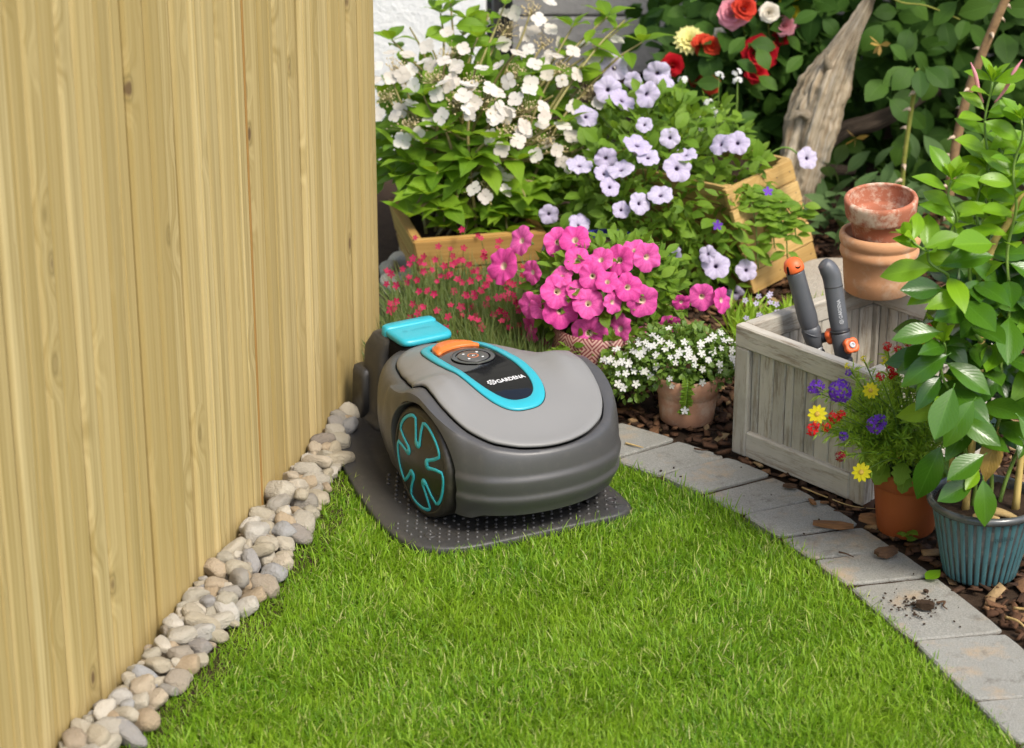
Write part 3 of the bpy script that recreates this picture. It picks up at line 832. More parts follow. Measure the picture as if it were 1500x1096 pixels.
bmod.use_self = True
cutter.parent = mower
bpy.context.view_layer.update()
dg = bpy.context.evaluated_depsgraph_get()
new_me = bpy.data.meshes.new_from_object(shell.evaluated_get(dg))
shell.modifiers.clear(); shell.data = new_me
bpy.data.objects.remove(cutter)
if len(new_me.polygons) < 500: shell.data = shell_me
shell.data.name = 'shell'
try:
    shell.data.set_sharp_from_angle(angle=R(38))
except Exception: pass

# lip round each wheel well, wheels
def ribbon(pts, width, depth):
    """flat closed band in the XZ plane, raised towards -Y"""
    n = len(pts); v = []
    for i in range(n):
        a, b, c = Vector(pts[i - 1]), Vector(pts[i]), Vector(pts[(i + 1) % n])
        t = (c - a).normalized(); nn = Vector((-t.y, t.x)); w = width[i] / 2
        for off, y in ((-w, 0), (-w * .8, -depth), (w * .8, -depth), (w, 0)):
            p = b + nn * off; v.append((p.x, y, p.y))
    f = []
    for i in range(n):
        j = (i + 1) % n
        for k in range(3): f.append((i * 4 + k, j * 4 + k, j * 4 + k + 1, i * 4 + k + 1))
    return v, f
WR = 0.0885
pts, wid = [], []
nsp = 5; per = 2 * math.pi / nsp
for k in range(nsp):
    a0 = R(18) + k * per
    rim, inn, hw = 0.0745, 0.034, 0.0085
    arc0, arc1 = a0 + R(10), a0 + per - R(10)
    for i in range(13):
        a = arc0 + (arc1 - arc0) * i / 12
        sh = 1 - 0.045 * abs(2 * i / 12 - 1) ** 6
        pts.append((rim * sh * math.cos(a), rim * sh * math.sin(a))); wid.append(0.0056)
    an = a0 + per; d = Vector((math.cos(an), math.sin(an))); n2 = Vector((-d.y, d.x))
    for r_ in (0.056, 0.050, 0.044, 0.039): pts.append(tuple(d * r_ - n2 * hw * (0.75 + (r_ - .039) * 14))); wid.append(0.0056)
    for i in range(1, 8):
        a = math.pi * i / 8
        pts.append(tuple(d * (0.036 - hw * 0.62 * math.sin(a)) - n2 * (hw * 0.72 * math.cos(a)))); wid.append(0.0056 + 0.006 * math.sin(a))
    for r_ in (0.039, 0.044, 0.050, 0.056): pts.append(tuple(d * r_ + n2 * hw * (0.75 + (r_ - .039) * 14))); wid.append(0.0056)
rb_v, rb_f = ribbon(pts, wid, 0.0012)
for s in (-1, 1):
    w = obj('wheel', None, mower, (0, s * 0.1545, WR), (0, 0, 0 if s < 0 else math.pi)); w.empty_display_size = 0.02
    prof = [(0.03, .045), (WR - .01, .045), (WR - .002, .040), (WR, .034), (WR, .008), (WR - .002, .003), (WR - .006, .0005), (WR - .0095, 0.0), (WR - .0105, .0015)]
    v, f = lathe(prof, 72)
    for k in range(72):    # tread blocks
        pass
    rot = Matrix.Rotation(R(90), 4, 'X')     # lathe axis Z -> -Y outwards
    rot = Matrix(((1, 0, 0, 0), (0, 0, 1, 0), (0, -1, 0, 0), (0, 0, 0, 1)))
    obj('tyre', mesh('tyre', [rot @ Vector(p) for p in v], f, 'tyre'), w)
    prof = [(WR - .0105, .0015), (0.0745, .0008), (0.06, -0.0012), (0.03, -.0035), (0.0, -.0042)]
    v, f = lathe(prof, 72)
    obj('wheel_disc', mesh('wheel_disc', [rot @ Vector(p) for p in v], f, 'hub'), w)
    bulge = lambda x, z: -float(np.interp(math.hypot(x, z), [0, .03, .06, .0745, .08], [.0042, .0035, .0012, -.0008, -.0012]))
    obj('trim_line', mesh('trim_line', [(x, y + bulge(x, z) - 0.0003, z) for x, y, z in rb_v], rb_f, 'teal_trim'), w)
    # arched fender lip
    lip = MB(); seg = 48; lv = []
    for i in range(seg + 1):
        a = R(66) + (R(214) - R(66)) * i / seg
        cx, cz = math.cos(a), math.sin(a)
        y0 = 0.1560 - 0.012 * smooth01((math.sin(a) - .75) / .25)
        if a > R(150): y0 -= 0.010 * smooth01((a - R(150)) / R(60))
        if a < R(35): y0 += 0.000
        for rr, yy in ((0.0955, y0 - .02), (0.0955, y0 + .0005), (0.0970, y0 + .0018), (0.0990, y0 + .0012), (0.1005, y0 - .002), (0.1005, y0 - .02)):
            lv.append((rr * cx, s * yy, 0.086 + rr * cz))
    lf = grid_faces(seg + 1, 6) + [tuple(range(6)), tuple(range(seg * 6, seg * 6 + 6))]
    obj('fender_lip', mesh('fender_lip', lv, lf, 'shell'), mower)
# front castor under the nose, belly plate
MB().box((-0.05, 0, 0.036), (0.36, 0.18, 0.012), bev=.004).build('belly_plate', 'void', mower, False)
for s in (-1, 1):
    v, f = tube([(-.23, s * .06 - .008, .02), (-.23, s * .06 + .008, .02)], .018, 16); obj('castor', mesh('castor', v, f, 'tyre'), mower)

# teal ring, black panel, stop button, dial, lettering
def sup(cx, a, b, n, k, e=2.6, egg=0.0):
    out = []
    for i in range(n):
        t = 2 * math.pi * i / n; c, s_ = math.cos(t), math.sin(t)
        x = a * math.copysign(abs(c) ** (2 / e), c); y = b * math.copysign(abs(s_) ** (2 / e), s_)
        out.append((cx + x, y * (1 + egg * x / a)))
    return out
NR = 120
RY = -0.009
outer = sup(-.068, .150, .0585, NR, 0, 2.7, 0.05); inner = sup(-.0685, .1300, .0462, NR, 0, 2.6, 0.0)
outer = [(x, y + RY) for x, y in outer]; inner = [(x, y + RY) for x, y in inner]
rv = []
for q, dz in ((0.0, 0.0002), (0.0, 0.0026), (0.06, 0.0034), (0.94, 0.0030), (1.0, 0.0022), (1.0, -0.002)):
    for o_, i_ in zip(outer, inner):
        x, y = o_[0] * (1 - q) + i_[0] * q, o_[1] * (1 - q) + i_[1] * q
        rv.append((x, y, hood_z(x, y) + dz))
obj('trim_ring', mesh('trim_ring', rv, grid_faces(6, NR, True), 'teal'), mower)
# dark seam round the ring
sm = []
for q in (1.018, 0.97):
    for o_ in outer:
        x, y = -.068 + (o_[0] + .068) * (1 + (q - 1) * .45), RY + (o_[1] - RY) * q; sm.append((x, y, hood_z(x, y) + 0.0005))
obj('seam', mesh('seam', sm, grid_faces(2, NR, True), 'void'), mower)
pv = []
NQ = 12
for q in range(NQ + 1):
    for i_ in inner:
        x, y = -.0705 + (i_[0] + .0705) * (q / NQ) * 1.003, RY + (i_[1] - RY) * (q / NQ) * 1.003
        pv.append((x, y, hood_z(x, y) + 0.0006))
panel = obj('control_panel', mesh('control_panel', pv, grid_faces(NQ + 1, NR, True), 'gloss'), mower)
# stop button: a hooded bar across the station end of the panel
bo = [(-.0705 + (x + .0705) * 0.975, (y - RY) * 0.93) for x, y in inner if x < -0.143]
bo.sort(key=lambda p: math.atan2(p[1], -(p[0] + .12)))
chord = [(-0.137 - 0.012 * (1 - (t / 0.036) ** 2), t) for t in np.linspace(0.036, -0.036, 9)]
outline = bo + chord
bc = Vector((sum(p[0] for p in outline) / len(outline), 0))
bv, nb = [], len(outline)
for sc, dz in ((1.0, 0.0), (1.0, 0.004), (0.95, 0.0050), (0.82, 0.0053), (0.72, 0.0080), (0.55, 0.0088), (0.2, 0.0090)):
    for p in outline:
        x = bc.x + (p[0] - bc.x) * sc - (1 - sc) * 0.004; y = RY + p[1] * (sc if sc > .9 else sc * 1.06)
        bv.append((x, y, hood_z(x, y) + dz))
bf = grid_faces(7, nb, True) + [tuple(range(6 * nb, 7 * nb))]
obj('stop_button', mesh('stop_button', bv, bf, 'orange'), mower)
dial_c = (-0.096, RY + .002)
dz0 = hood_z(*dial_c)
sl = (hood_z(dial_c[0] + .03, 0) - hood_z(dial_c[0] - .03, 0)) / .06
dial = obj('dial', None, panel, (dial_c[0], dial_c[1], dz0 + 0.0008), (0, -math.atan(sl), 0)); dial.empty_display_size = .01
v, f = lathe([(0.0355, 0), (0.0355, .0003), (0.0348, .0005), (0.0335, .0003), (0.028, .0002)], 56); obj('dial_ring', mesh('dial_ring', v, f, 'gloss'), dial)
v, f = lathe([(0.0248, 0), (0.0245, .0006), (0.0235, .0010), (0.0, .0012)], 56); obj('dial_disc', mesh('dial_disc', v, f, 'dial'), dial)
v, f = lathe([(0.0074, .0013), (0.0086, .0016), (0.0092, .0013), (0.0074, .0010)], 40); obj('dial_mark', mesh('dial_mark', v, f, 'orange'), dial)
for k, a in enumerate((40, 130, 220, 310)):
    mb = MB(); cx, cy = .0165 * math.cos(R(a)), .0165 * math.sin(R(a))
    mb.box((cx, cy, .0014), (.0028, .0036, .0004)); 
    if k % 2: mb.box((cx - .0022, cy, .0014), (.0014, .0018, .0004))
    mb.build('dial_symbol', 'white_print', dial, False)
mb = MB(); mb.box((0, -.0012, .0014), (.0012, .0026, .0003), mw=Matrix.Rotation(.6, 4, 'Z')); mb.box((-.0012, .0009, .0014), (.0012, .0044, .0003), mw=Matrix.Rotation(-.7, 4, 'Z'))
mb.build('dial_symbol', 'white_print', dial, False)
def on_panel(v, cx, cy, lift=0.0011):
    # lettering reads along +Y, its top towards the station (-X)
    out = []
    for (a, b, c) in v:
        x, y = cx - b, cy + a; out.append((x, y, hood_z(x, y) + lift))
    return out
v, f = text_mesh('GARDENA', 0.0135, 0.00022)
wtxt = max(p[0] for p in v) - min(p[0] for p in v); kx = 0.049 / wtxt
obj('lettering', mesh('lettering', on_panel([(a * kx, b * 1.05, 0) for a, b, c in v], 0.006, RY + 0.012), f, 'white_print', False), panel)
def emblem(r):
    mb = MB()
    for k in range(8):
        a0 = k * math.pi / 4; pts_o = [(r * (1.0 if abs(t) < .5 else .86) * math.cos(a0 + t * .33), r * (1.0 if abs(t) < .5 else .86) * math.sin(a0 + t * .33), 0) for t in (-1, -.5, -.45, .45, .5, 1)]
        pts_i = [(r * .68 * math.cos(a0 + t * .33), r * .68 * math.sin(a0 + t * .33), 0) for t in (-1, -.5, -.45, .45, .5, 1)]
        mb.add(pts_o + pts_i, [(i, i + 1, i + 7, i + 6) for i in range(5)])
        pc = [(r * .5 * math.cos(a0 + t), r * .5 * math.sin(a0 + t), 0) for t in (-.22, 0, .22)] + [(r * .16 * math.cos(a0 + t), r * .16 * math.sin(a0 + t), 0) for t in (.15, -.15)]
        mb.add(pc, [(0, 1, 2, 3, 4)])
    return mb
e = emblem(0.0078)
obj('emblem', mesh('emblem', on_panel(e.v, 0.004, RY - .0205), e.f, 'white_print', False), panel)

# ------------------------------------------------------------------ charging station
station = thing('charging_station', 'dark grey charging station with studded mat and teal cap under the mower', 'charging station', (MO.x, MO.y, -0.005), (0, 0, MROT))
mat_pts = [(-.43, -.035), (-.415, -.078), (-.37, -.105), (-.279, -.160), (-.157, -.194), (-.06, -.214), (.01, -.223), (.06, -.221), (.10, -.206), (.128, -.168), (.140, -.12), (.146, -.02), (.152, .08), (.153, .118), (.140, .142), (.112, .152), (.05, .158), (-.05, .156), (-.157, .140), (-.279, .105), (-.37, .06), (-.43, .03)]
closed = [Vector((*p, 0)) for p in mat_pts]
sm_pts = catmull([closed[-1]] + closed + [closed[0], closed[1]], 4)[4:-4]
mp = [(p.x, p.y) for p in sm_pts[:-1]]
def inset(poly, d):
    c = Vector((sum(p[0] for p in poly) / len(poly), sum(p[1] for p in poly) / len(poly))); out = []
    n = len(poly)
    for i in range(n):
        a, b = Vector(poly[i - 2]), Vector(poly[(i + 2) % n]); t = (b - a).normalized(); nn = Vector((-t.y, t.x)); p = Vector(poly[i])
        if nn.dot(c - p) < 0: nn = -nn
        out.append(tuple(p + nn * d))
    return out
lv, nm = [], len(mp)
for d, z in ((0, -0.014), (0, 0.004), (0.002, 0.0065), (0.006, 0.0075), (0.040, 0.0085), (0.052, 0.0055), (0.06, 0.005)):
    lv += [(x, y, z) for x, y in inset(mp, d)]
obj('base_plate', mesh('base_plate', lv, grid_faces(7, nm, True) + [tuple(range(nm))[::-1], tuple(range(6 * nm, 7 * nm))], 'stationgrey'), station)
stud = MB()
sv_, sf_ = lathe([(0.0034, 0), (0.0029, 0.0016), (0.0015, 0.0026), (0.0, 0.0028)], 7)
core = inset(mp, 0.012); cen = inset(mp, 0.05)
xx = -0.16
while xx < 0.15:
    yy = -0.21; odd = int(round(xx / 0.0165)) % 2
    while yy < 0.16:
        y2 = yy + odd * 0.008
        if inside((xx, y2), core) and not (inside((xx, y2), cen) is False and xx < 0.0):
            stud.add(sv_, sf_, Matrix.Translation((xx, y2, 0.0052 if inside((xx, y2), cen) else 0.0078)))
        yy += 0.0165
    xx += 0.0145
tag(stud.build('studs', 'stationgrey', station), kind='stuff')
for (x, y) in ((.075, -.178), (.105, .128), (-.30, -.135)):
    v, f = lathe([(0.0095, .0078), (0.0095, .0094), (0.0078, .0098), (0.0062, .0088), (0.0058, .004), (0.0, .004)], 24)
    obj('screw_socket', mesh('screw_socket', v, f, 'stationgrey'), station, (x, y, 0))
    v, f = lathe([(0.0045, .0045), (0.0045, .0068), (0.0, .0068)], 12); obj('screw', mesh('screw', v, f, 'toolblack'), station, (x, y, 0))
def rbox_loft(levels, n=40, e=4.0):
    """stack of rounded rectangles: (cx, cy, half x, half y, z)"""
    v = []
    for cx, cy, a, b, z in levels:
        for i in range(n):
            t = 2 * math.pi * (i + .5) / n; c, s_ = math.cos(t), math.sin(t)
            v.append((cx + a * math.copysign(abs(c) ** (2 / e), c), cy + b * math.copysign(abs(s_) ** (2 / e), s_), z))
    k = len(levels)
    return v, grid_faces(k, n, True) + [tuple(range(n))[::-1], tuple(range((k - 1) * n, k * n))]
v, f = rbox_loft([(-.372, 0, .058, .068, .004), (-.374, 0, .050, .060, .012), (-.376, 0, .041, .053, .022), (-.374, 0, .039, .051, .08), (-.369, 0, .037, .049, .135), (-.363, .003, .035, .047, .149), (-.359, .005, .033, .046, .159), (-.355, .006, .028, .042, .164)], 40, 5.5)
obj('tower', mesh('tower', v, f, 'stationgrey'), station)
v, f = rbox_loft([(-.402, -.014, .026, .050, .004), (-.402, -.014, .0245, .047, .082), (-.402, -.014, .022, .045, .092), (-.402, -.014, .017, .040, .095)], 40, 7.0)
obj('side_housing', mesh('side_housing', v, f, 'stationgrey'), station)
v, f = rbox_loft([(-.325, 0, .045, .032, .108), (-.322, 0, .046, .036, .118), (-.322, 0, .045, .036, .155), (-.325, 0, .044, .034, .166)])
obj('contact_arm', mesh('contact_arm', v, f, 'void'), station)
v, f = rbox_loft([(-.316, .012, .036, .045, 0.1650), (-.316, .012, .039, .048, 0.1665), (-.316, .012, .039, .048, 0.1720), (-.317, .012, .0375, .0465, 0.1755), (-.318, .012, .033, .042, 0.1768), (-.319, .012, .020, .025, 0.1772)], 56, 5.5)
cap = obj('cap', mesh('cap', v, f, 'teal'), station)
v, f = rbox_loft([(-.350, .012, .012, .048, 0.1490), (-.350, .012, .0125, .0485, 0.1650), (-.350, .012, .0115, .0475, 0.1780), (-.350, .012, .0085, .043, 0.1805)], 40, 5.0)
obj('cap_back', mesh('cap_back', v, f, 'teal'), station)
v, f = text_mesh('GARDENA', 0.012, 0.0)
wtxt = max(p[0] for p in v) - min(p[0] for p in v); kx = 0.048 / wtxt
obj('lettering', mesh('lettering', [(-.318 - b * .9, .018 + a * kx * .8, .17745) for a, b, c in v], f, 'teal_print', False), cap)
e = emblem(0.006)
obj('emblem', mesh('emblem', [(-.318 - b * .8, -.012 + a * .8, .17745) for a, b, c in e.v], e.f, 'teal_print', False), cap)

# ------------------------------------------------------------------ whitewashed crate
def plank(name, parent, p0, p1, w, th, nrm, mat, bev=0.002, mesh_cache={}):
    """board from p0 to p1: its own Z along the grain, Y along nrm"""
    p0, p1 = Vector(p0), Vector(p1); L = (p1 - p0).length
    z = (p1 - p0).normalized(); y = Vector(nrm); y = (y - z * y.dot(z)).normalized(); x = y.cross(z)
    key = (round(L, 4), round(w, 4), round(th, 4), mat)
    if key not in mesh_cache:
        v, f = box((w, th, L), bev); mesh_cache[key] = mesh(name, v, f, mat, False)
    m = Matrix((x, y, z)).transposed().to_4x4(); m.translation = (p0 + p1) / 2
    return obj(name, mesh_cache[key], parent, mw=m)
crate = thing('wooden_crate', 'weathered whitewashed wooden crate holding two tool handles', 'crate', (0.5795, 3.695, 0.0), (0, 0, -R(48.9)))
CX, CY, CH = 0.143, 0.168, 0.225
def crate_wall(half, off, axis, sgn):
    # local: u along the wall, n outwards
    def P(u, n, z): return (u, sgn * n, z) if axis == 'x' else (sgn * n, u, z)
    nrm = P(0, 1, 0)
    th = 0.020; n0 = off - th / 2
    plank('top_rail', crate, P(-half + (0.0 if axis == 'x' else th), n0, CH - .0185), P(half - (0.0 if axis == 'x' else th), n0, CH - .0185), 0.037, th, nrm, 'whitewash', .0025)
    plank('bottom_rail', crate, P(-half + .031, n0, 0.024), P(half - .031, n0, 0.024), 0.044, th, nrm, 'whitewash', .0025)
    for s in (-1, 1):
        hs = half - .0155 - (0 if axis == 'x' else .0205)
        if axis == 'x' or True:
            plank('corner_post', crate, P(s * hs, n0 - .0005, 0.0005), P(s * hs, n0 - .0005, CH - .0375), 0.031, th, nrm, 'whitewash', .0025)
    u = -half + .0315 + (0 if axis == 'x' else .0205); end = -u
    k = 0
    while u < end - .004:
        w = min(rng.choice((0.017, 0.022, 0.026, 0.031)), end - u)
        plank('panel_board', crate, P(u + w / 2, off - .0125 + rng.uniform(-.0012, .0012), 0.004), P(u + w / 2, off - .0125, CH - .034), w - .0012, 0.009, nrm, 'whitewash', .0018)
        u += w
for sg in (-1, 1):
    crate_wall(CX, CY, 'x', sg)
    crate_wall(CY, CX, 'y', sg)
for i in range(6):
    x = -CX + .03 + (2 * CX - .06) * (i + .5) / 6
    plank('floor_board', crate, (x, -CY + .022, .012), (x, CY - .022, .012), (2 * CX - .06) / 6 - .002, .012, (0, 0, 1), 'whitewash')

# ------------------------------------------------------------------ tool handles in the crate
def tool(name, label, p0, p1):
    p0, p1 = Vector(p0), Vector(p1)
    z = (p1 - p0).normalized(); x = Vector((1, 0, 0)); x = (x - z * x.dot(z)).normalized(); y = z.cross(x)
    m = Matrix((x, y, z)).transposed().to_4x4(); m.translation = p0
    o = thing(name, label, 'tool handle'); o.matrix_basis = m
    return o, (p1 - p0).length
# slanted handle with an orange end cap
t1, L1 = tool('tool_handle', 'grey tool handle with round orange end cap leaning in the crate', (0.5396, 3.722, 0.022), (0.449, 3.715, 0.322))
def lat(name, prof, mat, par, n=28, m=None, c0=True, c1=True):
    v, f = lathe(prof, n, c0, c1)
    if m is not None: v = [m @ Vector(p) for p in v]
    return obj(name, mesh(name, v, f, mat), par)
hb = L1 - 0.118
lat('grip', [(.0135, hb), (.0150, hb + .006), (.0160, hb + .02), (.0152, hb + .05), (.0148, hb + .08), (.0150, hb + .1), (.0146, hb + .103)], 'toolgrey', t1)
cp = lat('end_cap', [(.0158, hb + .1035), (.0165, hb + .106), (.0163, hb + .112), (.0140, hb + .119), (.0095, hb + .1235), (.003, hb + .1255)], 'toolorange', t1)
v, f = lathe([(.0050, -.001), (.0050, .0014), (0, .0014)], 14)
q = Matrix.Translation((.006, -.0118, hb + .1145)) @ Vector((.45, -.75, .6)).to_track_quat('Z', 'Y').to_matrix().to_4x4()
obj('hanging_hole', mesh('hanging_hole', [q @ Vector(p) for p in v], f, 'void'), cp)
q = Matrix.Translation((-.0098, -.0118, hb + .110)) @ Vector((-.6, -.75, .2)).to_track_quat('Z', 'Y').to_matrix().to_4x4() @ Matrix.Diagonal((.5, 1.5, 1, 1))
obj('hanging_hole', mesh('hanging_hole', [q @ Vector(p) for p in v], f, 'void'), cp)
lat('joint', [(.0100, hb - .036), (.0135, hb - .030), (.0150, hb - .016), (.0158, hb - .004), (.0140, hb + .004)], 'toolgrey', t1)
v, f = tube([(.0, 0, hb - .02), (.0, 0, hb - .0185)], .0168, 28)
q = Matrix.Translation((0, 0, hb - .008)) @ Matrix.Rotation(R(34), 4, 'Y') @ Matrix.Translation((0, 0, -hb + .019))
obj('joint_ring', mesh('joint_ring', [q @ Vector(p) for p in v], f, 'toolgrey'), t1)
lat('collar', [(.0098, hb - .042), (.0112, hb - .041), (.0112, hb - .036), (.0098, hb - .035)], 'steel', t1)
lat('shaft', [(.0130, hb - .085), (.0136, hb - .078), (.0128, hb - .046), (.0105, hb - .041)], 'toolblack', t1)
lat('tool_neck', [(.006, .0), (.0085, .004), (.0105, hb - .09), (.0115, hb - .083)], 'toolblack', t1)
def star_knob(par, m, r=.0135):
    v, f = lathe([(.008, -.014), (.0085, -.004), (.006, .0)], 20); obj('knob_stem', mesh('knob_stem', [m @ Vector(p) for p in v], f, 'toolblack'), par)
    n = 48; prof = []
    for sc, z in ((.80, 0), (1.0, .002), (1.0, .008), (.9, .0105), (.45, .011), (.40, .009)):
        for i in range(n):
            a = 2 * math.pi * i / n; rr = r * sc * (1 - .17 * (0.5 + 0.5 * math.cos(4 * a)) ** 2 * (1 if sc > .6 else 0))
            prof.append((rr * math.cos(a), rr * math.sin(a), z))
    k = obj('knob', mesh('knob', [m @ Vector(p) for p in prof], grid_faces(6, n, True) + [tuple(range(n))[::-1], tuple(range(5 * n, 6 * n))], 'toolorange'), par)
    v, f = lathe([(.0052, .009), (.0052, .0118), (.0040, .0125), (.0025, .0125), (.0020, .0112), (0, .0112)], 18)
    obj('knob_bolt', mesh('knob_bolt', [m @ Vector(p) for p in v], f, 'steel'), k)
star_knob(t1, Matrix.Translation((.022, -.004, hb - .022)) @ Vector((.93, -.36, .1)).to_track_quat('Z', 'Y').to_matrix().to_4x4())
# hooked handle with lettering
t2, L2 = tool('tool_handle', 'grey tool handle with hooked end and white lettering in the crate', (0.5615, 3.672, 0.022), (0.5115, 3.722, 0.312))
hb = L2 - 0.108
pts = catmull([(0, 0, hb), (0, 0, hb + .04), (0, 0, hb + .075), (-.001, 0, hb + .095), (-.006, -.002, hb + .108), (-.012, -.004, hb + .116)], 5)
v, f = tube(pts, [.0138, .0152, .0150, .0150, .0152, .0156, .0150, .0132, .0105], 26); obj('grip', mesh('grip', v, f, 'toolgrey'), t2)
lat('seam', [(.0152, hb + .0745), (.0156, hb + .0755), (.0152, hb + .0765)], 'toolblack', t2, c0=False, c1=False)
lat('joint', [(.0105, hb - .045), (.0140, hb - .038), (.0150, hb - .02), (.0155, hb - .004), (.0150, hb + .001)], 'toolgrey', t2)
lat('joint_ring', [(.0150, hb - .001), (.0165, hb), (.0165, hb + .003), (.0145, hb + .004)], 'toolblack', t2)
lat('shaft', [(.0120, hb - .078), (.0138, hb - .072), (.0140, hb - .046), (.0125, hb - .043)], 'toolblack', t2)
lat('tool_neck', [(.0062, 0.0), (.0085, .004), (.0105, hb - .085), (.0108, hb - .077)], 'teal', t2)
star_knob(t2, Matrix.Translation((.010, -.019, hb - .022)) @ Vector((.36, -.9, .35)).to_track_quat('Z', 'Y').to_matrix().to_4x4(), .0140)
v, f = text_mesh('GARDENA', 0.0085, 0.0001)
wt_ = max(p[0] for p in v) - min(p[0] for p in v); kx = .031 / wt_
def on_grip(a, b):
    ang = R(-78) + b / .0158; return (.01575 * math.cos(ang), .01575 * math.sin(ang), hb + .040 + a)
rot90 = [on_grip(a * kx, -b) for a, b, c in v]
obj('lettering', mesh('lettering', rot90, f, 'grey_print', False), t2)
e = emblem(.0040); obj('emblem', mesh('emblem', [on_grip(a - .021, -b) for a, b, c in e.v], e.f, 'grey_print', False), t2)

# ------------------------------------------------------------------ flower pots
def pot(name, label, loc, prof, mat, inner_drop=0.012, wall=0.006, soil=None, rot=(0, 0, 0), rim=None, n=56, cat='flower pot', rimmat=None):
    """prof: outer profile bottom to rim; a wall is added inside"""
    p = thing(name, label, cat, loc, rot)
    r_in = [(r - wall, z) for r, z in prof[::-1]]
    r_in[0] = (prof[-1][0] - wall, prof[-1][1])
    top = prof[-1]
    full = [(0.001, prof[0][1] + .0003)] + prof + [(top[0] - wall * .5, top[1] + .0015)] + [(r - wall, max(z, prof[0][1] + wall)) for r, z in prof[::-1]] + [(0.001, prof[0][1] + wall)]
    v, f = lathe(full, n)
    obj('pot_body', mesh('pot_body', v, f, mat), p)
    if soil is not None:
        z, r = soil
        sv2 = [(0, 0, z + .004)]
        for q in (.25, .5, .75, 1.0):
            for j in range(24):
                a = 2 * math.pi * j / 24; sv2.append((r * q * math.cos(a), r * q * math.sin(a), z + .006 * noise.noise(Vector((q * 3 * math.cos(a), q * 3 * math.sin(a), z * 40))) ))
        sf2 = [(0, 1 + j, 1 + (j + 1) % 24) for j in range(24)] + [tuple(i + 1 for i in qq) for qq in grid_faces(4, 24, True)]
        obj('potting_soil', mesh('potting_soil', sv2, sf2, 'soil'), p)
    return p
bx, by = 0.608, 3.848
pot('flower_pot', 'empty pale terracotta pot standing on the rim of the crate', (bx, by, CH + 0.0005), [(.050, 0), (.0545, .003), (.0575, .03), (.060, .062), (.0635, .064), (.0655, .070), (.0655, .076), (.0630, .081), (.0625, .083), (.0655, .086), (.0675, .092), (.0675, .098), (.0655, .103)], 'clay_pale', wall=.008)
pot('flower_pot', 'old red terracotta pot with lime crust nested on top of the stack', (bx + .002, by - .002, CH + .062), [(.040, 0), (.042, .003), (.047, .05), (.0495, .072), (.0560, .0735), (.0578, .078), (.0600, .098), (.0605, .103), (.0592, .1065)], 'clay_old', wall=.007, rot=(R(6), R(-3.5), 0))
pot('flower_pot', 'small pink terracotta pot of white trailing flowers beside the crate', (0.296, 3.832, 0.0), [(.042, 0), (.0455, .003), (.0475, .02), (.0500, .045), (.0505, .050), (.0525, .052), (.0528, .056), (.0545, .0585), (.0560, .080), (.0545, .083)], 'clay_pink', soil=(.072, .048))
pot('flower_pot', 'brown terracotta pot of mixed summer flowers beside the teal pot', (0.602, 3.402, 0.0), [(.040, 0), (.043, .003), (.0495, .055), (.052, .078), (.0525, .080), (.0560, .082), (.058, .104), (.0565, .107)], 'clay_brown', soil=(.093, .048))
pot('flower_pot', 'red woven-pattern bowl pot under the pink petunias', (0.155, 3.985, 0.0), [(.055, 0), (.064, .006), (.077, .04), (.084, .075), (.083, .10), (.080, .112)], 'kilim', soil=(.10, .074))
pot('flower_pot', 'dark blue glazed pot half hidden behind the pink petunias', (0.178, 4.33, 0.0), [(.036, 0), (.04, .004), (.05, .12), (.0545, .123), (.056, .15), (.054, .153)], 'bluepot', soil=(.14, .048))
# ribbed teal pot
tealpot = thing('flower_pot', 'ribbed teal glazed pot with dark rim holding the tall mandevilla', 'flower pot', (0.690, 3.256, 0.0))
NT = 36 * 8
prof = [(.052, 0.0), (.0545, .004), (.058, .02), (.0645, .05), (.0715, .085), (.0765, .107), (.078, .112)]
tv, gr = [], []
for r, z in prof:
    for j in range(NT):
        ph = (j % 8) / 8.0
        d = abs(ph - 0.5) * 2           # 1 at the groove between ribs
        g = smooth01((d - .42) / .45)
        rr = r - .0026 * g * (1 if z < .110 else .3)
        a = 2 * math.pi * j / NT
        tv.append((rr * math.cos(a), rr * math.sin(a), z)); gr.append(g if z < .111 else .2)
me = mesh('pot_body', tv, grid_faces(len(prof), NT, True) + [tuple(range(NT))[::-1]], 'glaze')
at = me.attributes.new('groove', 'FLOAT', 'POINT'); at.data.foreach_set('value', gr)
tb = obj('pot_body', me, tealpot)
v, f = lathe([(.0765, .110), (.0815, .1115), (.0845, .1155), (.0845, .119), (.082, .1225), (.0785, .1232), (.0765, .1215), (.075, .112), (.072, .09), (.06, .04)], 72)
obj('rim', mesh('rim', v, f, 'glaze_rim'), tealpot)
sv2 = [(0, 0, .112)] + [(.0755 * q * math.cos(2 * math.pi * j / 28), .0755 * q * math.sin(2 * math.pi * j / 28), .109 + .010 * noise.noise(Vector((q * 3 * math.cos(j / 4.456), q * 3 * math.sin(j / 4.456), 3.3)))) for q in (.2, .4, .6, .8, 1.0) for j in range(28)]
obj('potting_soil', mesh('potting_soil', sv2, [(0, 1 + j, 1 + (j + 1) % 28) for j in range(28)] + [tuple(i + 1 for i in q) for q in grid_faces(5, 28, True)], 'soil'), tealpot)
v, f = text_mesh('qualico', 0.011, .0001)
obj('lettering', mesh('lettering', [((.0760 + b * .2) * math.cos(R(-78) + a / .076), (.0760 + b * .2) * math.sin(R(-78) + a / .076), .088 + b) for a, b, c in v], f, 'dark_print', False), tealpot)

